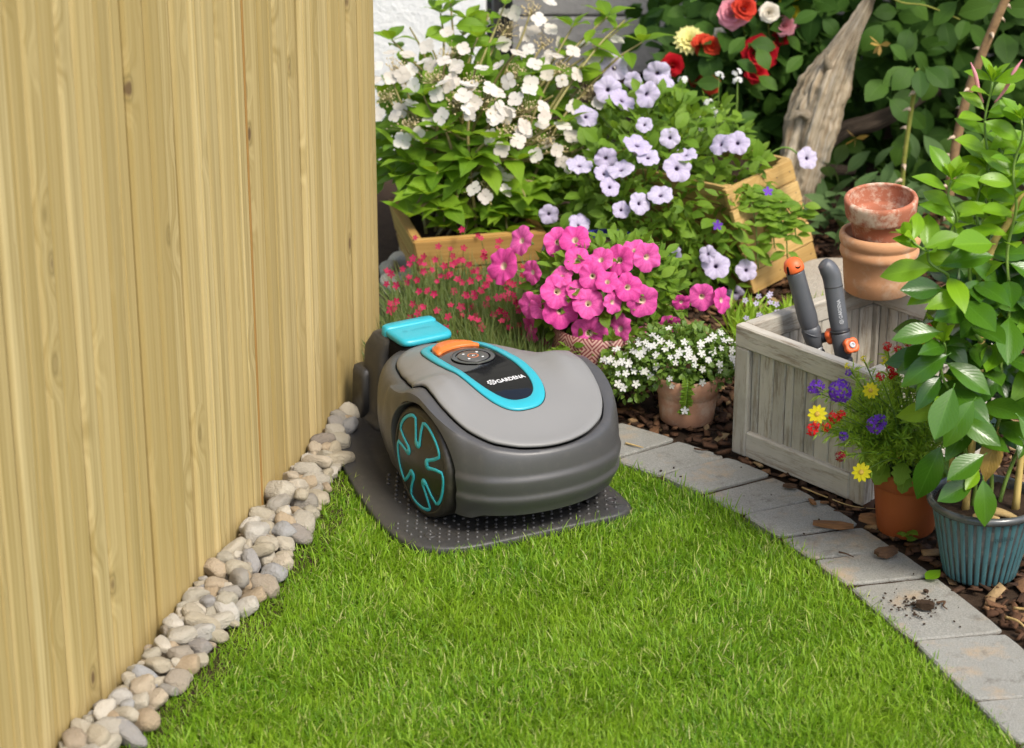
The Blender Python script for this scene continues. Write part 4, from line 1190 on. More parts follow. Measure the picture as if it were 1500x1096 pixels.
# ------------------------------------------------------------------ planters, slab, driftwood
tub = thing('wooden_planter', 'golden wooden planter box under the white hydrangea', 'planter', (-0.09, 4.545, 0.0), (0, 0, R(13)))
W0, W1, D0, D1, TH = .105, .130, .11, .135, .128
for sx, sy in ((0, -1), (0, 1), (-1, 0), (1, 0)):
    for k in range(2):
        z0, z1 = TH * k / 2 + .001, TH * (k + 1) / 2 - .0008
        def edge(z): t = z / TH; return W0 + (W1 - W0) * t, D0 + (D1 - D0) * t
        (w0, d0), (w1, d1) = edge(z0), edge(z1)
        if sy: P0 = [(-w0, sy * d0, z0), (w0, sy * d0, z0), (w1, sy * d1, z1), (-w1, sy * d1, z1)]; inn = Vector((0, -sy * .02, 0))
        else: P0 = [(sx * w0, -d0 + .021, z0), (sx * w0, d0 - .021, z0), (sx * w1, d1 - .021, z1), (sx * w1, -d1 + .021, z1)]; inn = Vector((-sx * .02, 0, 0))
        c = sum((Vector(p) for p in P0), Vector()) / 4
        ax = (Vector(P0[1]) - Vector(P0[0])).normalized()
        V8 = [Vector(p) for p in P0] + [Vector(p) + inn for p in P0]
        zz = ax; yy = -inn.normalized(); xx_ = yy.cross(zz)
        mm = Matrix((xx_, yy, zz)).transposed().to_4x4(); mm.translation = c; mi = mm.inverted()
        me = mesh('board', [mi @ p for p in V8], [(0, 1, 2, 3), (7, 6, 5, 4), (0, 4, 5, 1), (1, 5, 6, 2), (2, 6, 7, 3), (3, 7, 4, 0)], 'tubwood', False)
        bm = bmesh.new(); bm.from_mesh(me); bmesh.ops.recalc_face_normals(bm, faces=bm.faces); bmesh.ops.bevel(bm, geom=list(bm.edges), offset=.0025, segments=2, affect='EDGES'); bm.to_mesh(me); bm.free()
        obj('board', me, tub, mw=mm)
v, f = box((2 * W1 - .05, 2 * D1 - .05, .02)); obj('potting_soil', mesh('potting_soil', v, f, 'soil', False), tub, (0, 0, TH - .035))

slat = thing('slatted_planter', 'tilted fresh larch slat planter box under the lilac petunias', 'planter')
A, B_ = Vector((0.606, 4.627, 0.004)), Vector((0.474, 4.449, 0.004))
up = Vector((-0.065, -0.027, 0.22)); fd = (B_ - A).normalized(); fn = Vector((0.802, -0.595, 0)).normalized(); dep = -fn * 0.30
nsl = 5
for k in range(nsl):
    t0, t1_ = k / nsl, (k + 1) / nsl
    lean = fn * (0.002 * (k % 2))
    c = up * ((t0 + t1_) / 2)
    hu = up * (0.5 / nsl - .007)
    def sl(p0, p1, nrm):
        # a board whose ends are cut along the box's own slant
        p0, p1 = Vector(p0), Vector(p1); z = (p1 - p0).normalized(); y = Vector(nrm).normalized(); x = y.cross(z); m_ = (p0 + p1) / 2
        mm = Matrix((x, y, z)).transposed().to_4x4(); mm.translation = m_; mi = mm.inverted()
        V8 = [mi @ (p + hs * hu + y * ys) for p in (p0, p1) for hs in (-1, 1) for ys in (-.0045, .0045)]
        me = mesh('slat', V8, [(0, 1, 3, 2), (4, 6, 7, 5), (0, 4, 5, 1), (2, 3, 7, 6), (0, 2, 6, 4), (1, 5, 7, 3)], 'larch', False)
        bm = bmesh.new(); bm.from_mesh(me); bmesh.ops.recalc_face_normals(bm, faces=bm.faces); bmesh.ops.bevel(bm, geom=list(bm.edges), offset=.001, segments=1, affect='EDGES'); bm.to_mesh(me); bm.free()
        obj('slat', me, slat, mw=mm)
    sl(A + c + lean, B_ + c + fd * .02 + lean, fn)
    sl(A + c + dep - fn * .004, B_ + c + dep - fn * .004, fn)
    sl(A + c - fn * .006 - fd * .006, A + c + dep + fn * .006 - fd * .006, fd)
    sl(B_ + c - fn * .006, B_ + c + dep + fn * .006, fd)
    for s_ in (.08, .3, .62):
        p = A + c + lean + fd * (s_ * .22) + fn * .0048
        v, f = lathe([(.0016, 0), (.0012, .0006), (0, .0007)], 7); obj('nail', mesh('nail', v, f, 'walldark'), slat, mw=face(fn, p))
for s_ in (0.03, 0.97):
    pA = A.lerp(B_, s_) - fn * .014
    plank('corner_batten', slat, pA, pA + up * .98, .02, .016, fn, 'larch', .001)
v, f = box((.2, .28, .01)); m = Matrix((fd, fn, up.normalized())).transposed().to_4x4(); m.translation = (A + B_) / 2 + dep / 2 + up * .8
obj('potting_soil', mesh('potting_soil', v, f, 'soil', False), slat, mw=m)

slab_pts = [(-.06, -.10), (.03, -.115), (.075, -.06), (.07, .05), (.045, .11), (-.03, .105), (-.075, .03)]
v, f = prism([tuple(p) for p in [(a.x, a.y) for a in catmull([Vector((*p, 0)) for p in slab_pts + slab_pts[:1]], 4)[:-1]]], -0.01, .034, .006)
tag(obj('stone_slab', mesh('stone_slab', v, f, 'slabstone', False), None, (.618, 4.45, 0.0)), 'flat grey stone slab lying between slat planter and terracotta stack', 'stone')

def gnarl(name, pts, rad, n, mat, parent, k=0.22, seg=10, sq=1.0):
    c = catmull(pts, seg); v, f = tube(c, rad, n, False)
    out, uv = [], []
    for i in range(len(c)):
        for j in range(n):
            p = Vector(v[i * n + j]); d = p - c[i]
            a = 2 * math.pi * j / n
            ridge = noise.noise(Vector((math.cos(a) * 2.4, math.sin(a) * 2.4, i * .035))) + .6 * noise.noise(Vector((math.cos(a) * 6, math.sin(a) * 6, i * .05 + 4))) + .4 * noise.noise(Vector((math.cos(a) * 14, math.sin(a) * 14, i * .08 + 9))) + .25 * noise.noise(Vector((math.cos(a) * 4, math.sin(a) * 4, i * .5)))
            out.append(c[i] + d * (1 + k * ridge)); uv.append((j / n, i / len(c)))
    f = f + [tuple(range(n))[::-1], tuple(range((len(c) - 1) * n, len(c) * n))]
    return obj(name, mesh(name, out, f, mat, True, uv), parent)
drift = thing('driftwood_trunk', 'pale weathered driftwood trunk leaning behind the slat planter', 'driftwood')
gnarl('trunk', [(.566, 4.86, -.03), (.588, 4.88, .06), (.608, 4.90, .14), (.634, 4.92, .235), (.664, 4.94, .315), (.70, 4.96, .385), (.735, 4.98, .45), (.76, 5.0, .52)], [.050, .045, .044, .048, .046, .032, .017, .010, .008], 96, 'drift', drift, .36, 16)
gnarl('splinter', [(.606, 4.875, .232), (.590, 4.868, .240), (.574, 4.865, .232), (.565, 4.864, .224)], [.012, .008, .004, .001], 12, 'drift', drift, .2, 5)
gnarl('splinter', [(.66, 4.92, .31), (.645, 4.90, .335), (.64, 4.90, .36)], [.012, .008, .002], 12, 'drift', drift, .2, 5)
gnarl('branch', [(.64, 4.93, .15), (.70, 4.99, .168), (.76, 5.0, .182), (.82, 5.02, .205), (.90, 5.05, .245)], [.020, .0185, .019, .015, .012], 24, 'drift_dark', drift, .2)
gnarl('branch', [(.62, 4.95, .08), (.67, 5.0, .076), (.73, 5.02, .07)], [.012, .013, .008], 18, 'drift_dark', drift, .2)

# ------------------------------------------------------------------ where blooms and stems stand (metres)
PINK = [(-0.017, 4.044, 0.2, 0.062, -0.7, 0), (0.015, 4.057, 0.242, 0.055, -0.9, 0.6), (0.08, 4.02, 0.251, 0.052, 0, 0), (0.108, 4.002, 0.262, 0.052, 0.1, 0.2), (0.112, 3.96, 0.24, 0.052, 0, 0.3), (0.151, 3.96, 0.241, 0.045, 0, 0.2), (0.182, 3.959, 0.24, 0.05, 0, 0), (0.231, 3.965, 0.243, 0.057, 0.2, 0), (0.21, 3.979, 0.252, 0.045, 0, 0.5), (0.137, 3.939, 0.218, 0.052, 0, 0.2), (0.078, 3.937, 0.191, 0.055, 0, 0), (0.084, 3.952, 0.213, 0.041, -0.2, 0.5), (0.197, 3.926, 0.203, 0.045, 0, 0), (0.223, 3.928, 0.177, 0.057, 0.1, 0), (0.13, 3.92, 0.176, 0.057, -0.1, 0), (0.112, 3.935, 0.195, 0.041, -0.2, 0.4), (0.083, 3.933, 0.157, 0.057, -0.1, -0.1), (0.032, 3.968, 0.154, 0.045, -0.7, 0), (0.031, 4.01, 0.097, 0.055, -1.1, -0.3), (0.172, 3.917, 0.179, 0.043, 0.3, 0), (0.132, 3.923, 0.119, 0.059, 0, -0.1), (0.183, 3.926, 0.127, 0.05, -0.5, -0.1), (0.222, 3.936, 0.101, 0.052, 0.1, -0.1), (0.142, 3.958, 0.064, 0.041, 0, -0.9), (0.067, 3.998, 0.061, 0.052, -0.5, -1.2), (0.271, 3.965, 0.117, 0.048, 0.4, -1), (0.329, 4, 0.158, 0.052, 0.1, -0.6), (0.365, 4, 0.152, 0.043, 0.6, -0.3), (0.034, 3.989, 0.207, 0.043, -0.8, -0.4), (0.05, 3.956, 0.156, 0.043, -0.6, 0.5), (0.291, 3.963, 0.161, 0.032, 0.2, -0.9), (0.162, 3.927, 0.213, 0.039, 0.1, 0.6)]
LILAC = [(0.2, 4.707, 0.378, 0.056), (0.286, 4.698, 0.367, 0.056), (0.3, 4.66, 0.362, 0.046), (0.186, 4.63, 0.355, 0.053), (0.212, 4.555, 0.356, 0.051), (0.259, 4.537, 0.37, 0.051), (0.235, 4.646, 0.369, 0.038), (0.143, 4.567, 0.32, 0.051), (0.249, 4.463, 0.333, 0.035), (0.295, 4.426, 0.318, 0.046), (0.234, 4.402, 0.313, 0.058), (0.253, 4.387, 0.293, 0.051), (0.127, 4.431, 0.265, 0.053), (0.176, 4.413, 0.281, 0.053), (0.202, 4.381, 0.272, 0.053), (0.172, 4.391, 0.26, 0.046), (0.324, 4.395, 0.296, 0.051), (0.307, 4.366, 0.278, 0.053), (0.39, 4.433, 0.304, 0.048), (0.425, 4.451, 0.301, 0.046), (0.274, 4.331, 0.238, 0.048), (0.236, 4.323, 0.223, 0.046), (0.202, 4.329, 0.209, 0.035), (0.182, 4.355, 0.245, 0.043), (0.07, 4.437, 0.164, 0.038), (0.126, 4.383, 0.167, 0.048), (0.564, 4.5, 0.256, 0.046), (0.05, 4.475, 0.094, 0.048), (0.3, 4.296, 0.131, 0.038), (0.38, 4.32, 0.103, 0.053), (0.443, 4.38, 0.072, 0.046), (0.363, 4.315, 0.127, 0.038), (0.428, 4.427, 0.007, 0.041), (0.126, 4.364, 0.168, 0.046)]
HYD = [(-0.225, 4.646, 0.396), (-0.125, 4.614, 0.429), (-0.193, 4.529, 0.315), (-0.049, 4.507, 0.364), (-0.01, 4.482, 0.315), (0.009, 4.582, 0.4), (0.038, 4.762, 0.481), (0.063, 4.748, 0.416), (0.065, 4.522, 0.285), (-0.042, 4.47, 0.213), (0.113, 4.54, 0.257), (0.147, 4.666, 0.34), (0.175, 4.74, 0.407), (-0.149, 4.564, 0.399), (-0.243, 4.611, 0.348), (-0.078, 4.535, 0.393), (-0.011, 4.756, 0.444), (-0.106, 4.508, 0.364), (0.026, 4.514, 0.348), (0.093, 4.655, 0.391)]
HYDTIP = [(-0.236, 4.744, 0.423), (-0.141, 4.76, 0.474), (-0.09, 4.759, 0.46), (-0.121, 4.764, 0.493), (-0.013, 4.765, 0.493), (0.188, 4.751, 0.469), (-0.067, 4.687, 0.444), (0.119, 4.752, 0.448), (0.209, 4.745, 0.443), (0.256, 4.735, 0.422), (-0.168, 4.489, 0.289), (-0.217, 4.53, 0.208), (-0.142, 4.466, 0.235), (-0.077, 4.461, 0.263), (0.013, 4.494, 0.253), (0.066, 4.516, 0.199), (0.026, 4.461, 0.189), (-0.065, 4.469, 0.146), (-0.182, 4.466, 0.174), (-0.092, 4.464, 0.113), (-0.007, 4.467, 0.146), (-0.032, 4.472, 0.3), (-0.13, 4.5, 0.312), (-0.223, 4.536, 0.268), (0.105, 4.559, 0.309), (-0.123, 4.444, 0.167), (-0.196, 4.517, 0.24), (0.162, 4.73, 0.357), (0.039, 4.594, 0.394), (-0.169, 4.55, 0.365), (-0.194, 4.431, 0.161), (-0.13, 4.455, 0.13), (-0.007, 4.465, 0.112), (-0.161, 4.431, 0.205), (0.026, 4.467, 0.157), (-0.104, 4.468, 0.187), (-0.039, 4.434, 0.184), (0.052, 4.501, 0.245), (-0.143, 4.525, 0.345), (-0.065, 4.583, 0.423), (-0.026, 4.55, 0.379), (0.013, 4.632, 0.431), (0.079, 4.572, 0.359), (0.134, 4.641, 0.271), (-0.21, 4.579, 0.33), (0.222, 4.747, 0.463), (0.148, 4.745, 0.422), (-0.202, 4.752, 0.448), (-0.16, 4.692, 0.429), (-0.213, 4.679, 0.405), (-0.047, 4.762, 0.473), (-0.232, 4.639, 0.368)]
DIA = [(-0.182, 4.27, 0.134), (-0.22, 4.22, 0.121), (-0.169, 4.276, 0.125), (-0.141, 4.267, 0.133), (-0.114, 4.307, 0.139), (-0.11, 4.307, 0.126), (-0.123, 4.227, 0.134), (-0.11, 4.265, 0.124), (-0.103, 4.282, 0.122), (-0.09, 4.263, 0.132), (-0.079, 4.244, 0.131), (-0.058, 4.371, 0.139), (-0.052, 4.287, 0.14), (-0.051, 4.27, 0.138), (-0.09, 4.313, 0.139), (-0.163, 4.249, 0.116), (-0.208, 4.166, 0.119), (-0.172, 4.196, 0.118), (-0.167, 4.159, 0.11), (-0.209, 4.153, 0.093), (-0.167, 4.089, 0.094), (-0.181, 4.1, 0.082), (-0.098, 4.189, 0.122), (-0.075, 4.194, 0.117), (-0.048, 4.199, 0.107), (-0.061, 4.239, 0.108), (-0.04, 4.213, 0.117), (-0.083, 4.14, 0.11), (-0.109, 4.099, 0.106), (-0.091, 4.116, 0.096), (-0.026, 4.129, 0.109), (-0.047, 4.14, 0.091), (-0.033, 4.109, 0.084), (0.01, 4.107, 0.106), (0.012, 4.087, 0.099), (-0.006, 4.18, 0.099), (0.019, 4.198, 0.108), (0.002, 4.21, 0.105), (-0.025, 4.235, 0.125), (-0.012, 4.068, 0.101), (-0.06, 4.055, 0.093), (-0.054, 4.061, 0.078), (0.006, 4.23, 0.126), (0.05, 4.211, 0.12), (0.054, 4.039, 0.086), (-0.134, 4.098, 0.096), (-0.216, 4.097, 0.097), (-0.113, 4.253, 0.109), (-0.018, 4.047, 0.096), (-0.072, 4.047, 0.101)]
MIXED = [(0.444, 3.309, 0.273, 'p', 0.016), (0.436, 3.307, 0.27, 'p', 0.009), (0.478, 3.309, 0.267, 'P', 0.031), (0.529, 3.286, 0.223, 'p', 0.019), (0.537, 3.298, 0.224, 'p', 0.014), (0.484, 3.292, 0.202, 'p', 0.01), (0.487, 3.299, 0.299, 'p', 0.007), (0.458, 3.292, 0.217, 'r', 0.01), (0.47, 3.297, 0.23, 'r', 0.013), (0.479, 3.294, 0.236, 'r', 0.009), (0.437, 3.287, 0.215, 'r', 0.013), (0.442, 3.284, 0.224, 'r', 0.008), (0.478, 3.274, 0.178, 'm', 0.011), (0.549, 3.348, 0.321, 'r', 0.01), (0.564, 3.344, 0.318, 'r', 0.009), (0.58, 3.357, 0.325, 'r', 0.01), (0.568, 3.347, 0.308, 'r', 0.01), (0.56, 3.353, 0.284, 'r', 0.015), (0.533, 3.295, 0.295, 'r', 0.009), (0.558, 3.352, 0.273, 'r', 0.008), (0.614, 3.363, 0.338, 'R', 0.023), (0.59, 3.361, 0.31, 'r', 0.009), (0.445, 3.299, 0.234, 'y', 0.025), (0.522, 3.307, 0.268, 'y', 0.021), (0.51, 3.273, 0.153, 'y', 0.025), (0.6, 3.344, 0.322, 'y', 0.019), (0.51, 3.315, 0.315, 'b', 0.006), (0.485, 3.301, 0.309, 'b', 0.006), (0.545, 3.345, 0.3, 'b', 0.008)]
SMALLW = [(0.406, 4.69, 0.365), (0.442, 4.694, 0.37), (0.443, 4.684, 0.356), (0.385, 4.658, 0.319), (0.394, 4.648, 0.304), (0.36, 4.646, 0.3), (0.364, 4.628, 0.275), (0.335, 4.686, 0.358), (0.388, 4.644, 0.298)]
ROSES = [(0.372, 5.036, 0.348, 'd', 0.064), (0.399, 5.018, 0.345, 'o', 0.036), (0.415, 5.004, 0.345, 'o', 0.031), (0.436, 5.072, 0.351, 'w', 0.025), (0.462, 5.03, 0.408, 'p', 0.05), (0.48, 4.994, 0.428, 'o', 0.039), (0.531, 4.983, 0.422, 'w', 0.031), (0.587, 5.062, 0.409, 'y', 0.056), (0.568, 5.012, 0.386, 'p', 0.033), (0.566, 5.052, 0.352, 'r', 0.039), (0.515, 4.996, 0.332, 'r', 0.056), (0.509, 4.976, 0.294, 'r', 0.036), (0.336, 5.02, 0.301, 'r', 0.036), (0.39, 5.056, 0.257, 'o', 0.031), (0.415, 4.972, 0.27, 'o', 0.028), (0.59, 5.053, 0.366, 'p', 0.028), (0.521, 5.07, 0.381, 'o', 0.022)]
MST0 = [(0.671, 3.25, 0.105), (0.668, 3.257, 0.216), (0.672, 3.263, 0.341), (0.663, 3.27, 0.442), (0.654, 3.277, 0.531), (0.659, 3.283, 0.629), (0.658, 3.29, 0.735)]
MST1 = [(0.696, 3.27, 0.096), (0.702, 3.264, 0.235), (0.701, 3.258, 0.364), (0.697, 3.252, 0.499), (0.695, 3.246, 0.611), (0.695, 3.24, 0.696)]
MST2 = [(0.66, 3.24, 0.371), (0.633, 3.228, 0.427), (0.605, 3.215, 0.474), (0.576, 3.203, 0.507), (0.552, 3.19, 0.539)]
MST3 = [(0.66, 3.25, 0.429), (0.631, 3.24, 0.494), (0.611, 3.23, 0.557), (0.6, 3.22, 0.614)]
MST4 = [(0.716, 3.27, 0.096), (0.758, 3.28, 0.292), (0.771, 3.29, 0.456), (0.764, 3.3, 0.614)]
MST5 = [(0.664, 3.25, 0.155), (0.635, 3.233, 0.248), (0.613, 3.217, 0.318), (0.601, 3.2, 0.386)]

# ------------------------------------------------------------------ plants: shared helpers
def np_leaves(name, mat, pos, yd, nr_, size, W=0.5, fold=.2, curl=.25, nx=2, ny=3, parent=None, base=.45, tip=1.0, kind='stuff'):
    """many leaves as one mesh"""
    v, f, uv = leaf(1.0, W, fold, curl, nx, ny, base, tip)
    tv = np.array(v); tf = np.array(f)
    pos, yd, nr_ = (np.asarray(q, float) for q in (pos, yd, nr_)); size = np.asarray(size, float)
    yd /= np.linalg.norm(yd, axis=1, keepdims=True)
    x = np.cross(yd, nr_); x /= np.linalg.norm(x, axis=1, keepdims=True) + 1e-9
    z = np.cross(x, yd)
    V = pos[:, None, :] + size[:, None, None] * (tv[None, :, 0, None] * x[:, None, :] + tv[None, :, 1, None] * yd[:, None, :] + tv[None, :, 2, None] * z[:, None, :])
    N, K = len(pos), len(tv)
    F = (tf[None] + (np.arange(N) * K)[:, None, None]).reshape(-1, tf.shape[1])
    me = np_mesh(name, V.reshape(-1, 3), F, mat)
    l = me.uv_layers.new(name='UVMap'); li = np.empty(len(me.loops), dtype=np.int32); me.loops.foreach_get('vertex_index', li)
    l.data.foreach_set('uv', np.asarray(uv, np.float32)[li % K].ravel())
    me.polygons.foreach_set('use_smooth', np.ones(len(me.polygons), bool))
    return tag(obj(name, me, parent), kind=kind)
def shell_points(n, c, r, inner=.55, upper=-0.3):
    """points in the outer part of an ellipsoid, and outward directions"""
    d = nrg.normal(size=(n * 2, 3)); d /= np.linalg.norm(d, axis=1, keepdims=True)
    d = d[d[:, 2] > upper][:n]
    q = inner + (1 - inner) * nrg.random(len(d)) ** .6
    return np.array(c) + d * np.array(r) * q[:, None], d
def stemtube(name, pts, r0, r1, mat, parent, n=6, k=5):
    c = catmull(pts, k); v, f = tube(c, [r0 + (r1 - r0) * i / (len(c) - 1) for i in range(len(c))], n)
    return obj(name, mesh(name, v, f, mat), parent)
def to_cam(p, jit=.35, upw=.25):
    d = (CAMV - Vector(p)).normalized() + rvec() * jit + Vector((0, 0, upw))
    return d.normalized()

# ---- hydrangea
hydr = thing('hydrangea_bush', 'white lacecap hydrangea bush growing in the wooden planter by the fence', 'hydrangea')
HL = [leafmesh('leaf', 'hyd_leaf', L=1.0, W=w, fold=fo, curl=cu, nx=6, ny=9, base=.42, tip=1.15, serr=.035, pet=.10, wav=.03) for w, fo, cu in ((.50, .22, .22), (.56, .12, .35), (.46, .3, .12), (.52, .18, .5))]
def floret_mesh(n=4, mat='white_petal', cup=.12):
    mb = MB()
    for k in range(n):
        a = 2 * math.pi * k / n
        v, f, uv = leaf(.5, .52, .10, -cup, 4, 4, .58, .55)
        mb.add(v, f, Matrix.Rotation(a, 4, 'Z') @ Matrix.Translation((0, .02, .02 * (k % 2))), uv)
    return mesh('floret', mb.v, mb.f, mat, True, mb.uv)
FLO = [floret_mesh(4, 'white_petal', c) for c in (.10, .2, -.05)]
def buds_mesh(seed):
    r2 = random.Random(seed); mb = MB()
    for k in range(46):
        x, y = r2.gauss(0, .32), r2.gauss(0, .32); z = .10 - .35 * (x * x + y * y) + r2.uniform(-.05, .05)
        bm = bmesh.new(); bmesh.ops.create_icosphere(bm, subdivisions=1, radius=r2.uniform(.028, .05)); bm.verts.index_update()
        v = [tuple(q.co + Vector((x, y, z))) for q in bm.verts]; f = [[q.index for q in p.verts] for p in bm.faces]; bm.free()
        mb.add(v, f)
        v, f = tube([(x * .2, y * .2, -.45), (x, y, z)], .008, 3, False); mb.add(v, f)
    return mesh('bud_cluster', mb.v, mb.f, 'cream_bud', True)
BUD = [buds_mesh(i) for i in range(3)]
tub_top = Vector((-0.085, 4.565, .10)); nleaf = 0
def hyd_stem(P, kind):
    global nleaf
    P = Vector(P); b = tub_top + Vector((rng.uniform(-.08, .08), rng.uniform(-.08, .08), -.01))
    m1 = b.lerp(P, .45) + Vector((rng.uniform(-.02, .02), rng.uniform(-.02, .02), .05 + .02 * rng.random()))
    pts = [b, m1, b.lerp(P, .8) + Vector((0, 0, .03)), P]
    c = catmull(pts, 6); v, f = tube(c, [.0038, .0028, .0017], 6); obj('stem', mesh('stem', v, f, 'hyd_stem'), hydr)
    n = len(c); az = rng.uniform(0, 3.1)
    for t in ((.36, .5, .63, .75, .86, .95) if kind != 'tip' else (.3, .46, .6, .74, .87)):
        p = c[min(n - 1, int(t * (n - 1)))]
        if p.z < .09: continue
        az += math.pi / 2 + rng.uniform(-.3, .3)
        for s in (0, 1):
            if nleaf >= 296 or rng.random() < .46: continue
            a = az + s * math.pi
            d = Vector((math.cos(a), math.sin(a), rng.uniform(-.35, .35)))
            if d.y > .3 and rng.random() < .5: continue
            nleaf += 1
            d = d + (CAMV - p).normalized() * .25
            obj('leaf', rng.choice(HL), hydr, mw=frame(d, Vector((0, -.35, 1)) + rvec() * .35, p, rng.uniform(.058, .088) * (1.0 if t < .8 else .75)))
    if kind == 'tip':
        az = rng.uniform(0, 3)
        for k in range(4):
            if nleaf >= 300: break
            nleaf += 1
            a = az + k * math.pi / 2
            d = Vector((math.cos(a), math.sin(a), .55 + .25 * (k % 2)))
            obj('leaf', rng.choice(HL), hydr, mw=frame(d, Vector((0, 0, 1)) + rvec() * .2, P, rng.uniform(.042, .064)))
    else:
        h = obj('flower_head', None, hydr, mw=face(to_cam(P, .3, .9), P, 1.0)); h.empty_display_size = .02
        obj('bud_cluster', rng.choice(BUD), h, (0, 0, 0), scale=.042)
        k = rng.choice((4, 5, 5, 6)); a0 = rng.random() * 6
        for i in range(k):
            a = a0 + i * 2 * math.pi / k + rng.uniform(-.25, .25); r = rng.uniform(.028, .046)
            nn = Vector((math.cos(a) * .5, math.sin(a) * .5, 1)) + rvec() * .35
            obj('floret', rng.choice(FLO), h, mw=face(nn, (r * math.cos(a), r * math.sin(a), rng.uniform(-.004, .012)), rng.uniform(.028, .039), rng.random() * 6))
order = [(p, 'tip') for p in HYDTIP] + [(p, 'head') for p in HYD]
for p, k in order: hyd_stem(p, k)
# inner, shaded leaves too many to tell apart
pos, d = shell_points(620, (-.075, 4.72, .21), (.20, .18, .17), .35)
yd = d + nrg.normal(size=d.shape) * .5 + np.array([0, 0, -.3]); np_leaves('foliage', 'hyd_leaf', pos, yd, nrg.normal(size=d.shape) * .5 + np.array([0, -.3, 1]), nrg.uniform(.05, .075, len(pos)), .5, parent=hydr)

# ---- petunias
def petunia_mesh(mat, seed):
    r2 = random.Random(seed); n = 50
    ph = r2.random() * 6
    prof = [(.05, -.55), (.085, -.42), (.12, -.26), (.18, -.13), (.30, -.045), (.48, .005), (.68, .025), (.86, .015), (1.0, -.03)]
    v = []
    for r, z in prof:
        for j in range(n):
            a = 2 * math.pi * j / n
            lobe = 1 - .13 * (abs(math.cos(2.5 * a + ph)) ** 6) * r ** 2
            wav = (.055 * math.sin(10 * a + ph) + .05 * math.sin(7 * a + 2 * ph) + .05 * math.sin(3 * a + ph * 3)) * r ** 3
            fold = -.05 * (abs(math.cos(2.5 * a + ph)) ** 3) * r
            v.append((r * lobe * math.cos(a), r * lobe * math.sin(a), z + wav + fold))
    return mesh('flower', v, grid_faces(len(prof), n, True), mat)
def tube_mesh():
    v, f = lathe([(.21, -.13), (.15, -.26), (.115, -.45), (.10, -.7), (.09, -.95)], 14)
    return mesh('flower_tube', v, f, 'trumpet')
def calyx_mesh():
    mb = MB(); v, f = lathe([(.02, -1.25), (.05, -1.2), (.11, -1.02), (.12, -.9)], 10); mb.add(v, f)
    for k in range(5):
        vv, ff, uv = leaf(.42, .14, .1, -.3, 2, 3, .4); a = k * 2 * math.pi / 5
        mb.add(vv, ff, Matrix.Rotation(a, 4, 'Z') @ Matrix.Translation((0, .10, -.95)) @ Matrix.Rotation(R(55), 4, 'X'), uv)
    return mesh('calyx', mb.v, mb.f, 'stem_green')
PPK = [petunia_mesh('pink_pet', i) for i in range(5)]; PLI = [petunia_mesh('lilac_pet', i + 20) for i in range(5)]
TUB, CAL = tube_mesh(), calyx_mesh()
PL = [leafmesh('leaf', 'pet_leaf', L=1.0, W=w, fold=fo, curl=cu, nx=4, ny=5, base=.5, tip=.8, pet=.12) for w, fo, cu in ((.55, .15, .25), (.62, .1, .4), (.5, .25, .1))]
def petunia(parent, p, n, r, meshes):
    o = obj('flower', rng.choice(meshes), parent, mw=face(n, p, r, rng.random() * 6))
    obj('flower_tube', TUB, o); obj('calyx', CAL, o)
    return o
pinkp = thing('petunia_plant', 'bright pink petunia plant in full bloom behind the mower', 'petunia')
for x, y, z, s, fx, fy in PINK:
    d = Vector((0, -.85, .42)) + Vector((fx, 0, fy * .9)) + rvec() * .38
    petunia(pinkp, (x, y, z), d, s * .53 * rng.uniform(.88, 1.08), PPK)
pc = Vector((.155, 3.985, .105))
for x, y, z, s, fx, fy in PINK[::2]:
    P = Vector((x, y + .02, z - .01)); stemtube('stem', [pc + rvec() * .02, pc.lerp(P, .5) + Vector((0, .02, .02)), P], .0022, .0012, 'stem_green', pinkp, 5, 4)
pos, d = shell_points(900, (.165, 4.03, .155), (.135, .10, .105), .3, -.55)
k = 0
for i in range(len(pos)):
    if k >= 240: break
    if d[i][1] < .2 and np.linalg.norm((pos[i] - np.array((.165, 4.03, .155))) / np.array((.135, .10, .105))) > .72:
        k += 1
        obj('leaf', rng.choice(PL), pinkp, mw=frame(Vector(d[i]) + rvec() * .8, Vector((0, -.4, 1)) + rvec() * .6, pos[i], rng.uniform(.020, .034)))
np_leaves('foliage', 'pet_leaf_m', pos, d + nrg.normal(size=d.shape) * .7, nrg.normal(size=d.shape) * .6 + np.array([0, -.3, 1]), nrg.uniform(.02, .032, len(pos)), .5, parent=pinkp)

pos, d = shell_points(420, (.165, 3.935, .075), (.10, .04, .05), .1, -.9)
np_leaves('foliage', 'pet_leaf_m', pos, d + nrg.normal(size=d.shape) * .7, nrg.normal(size=d.shape) * .6 + np.array([0, -.3, 1]), nrg.uniform(.018, .03, len(pos)), .5, parent=pinkp)
lilp = thing('petunia_plant', 'large mound of pale lilac petunias spilling from the slat planter', 'petunia')
for x, y, z, s in LILAC:
    petunia(lilp, (x, y, z), to_cam((x, y, z), .75, .25), s * .50 * rng.uniform(.85, 1.1), PLI)
LC, LR = np.array((.285, 4.60, .135)), np.array((.235, .27, .215))
pos, d = shell_points(2600, LC, LR, .25, -.6)
q = np.linalg.norm((pos - LC) / LR, axis=1); k = 0
for i in range(len(pos)):
    if k >= 296: break
    if d[i][1] < .35 and q[i] > .82:
        k += 1
        obj('leaf', rng.choice(PL), lilp, mw=frame(Vector(d[i]) + rvec() * .8, Vector((0, -.45, 1)) + rvec() * .55, pos[i], rng.uniform(.024, .044)))
np_leaves('foliage', 'pet_leaf_m', pos, d + nrg.normal(size=d.shape) * .7, nrg.normal(size=d.shape) * .6 + np.array([0, -.3, 1]), nrg.uniform(.022, .038, len(pos)), .52, parent=lilp)
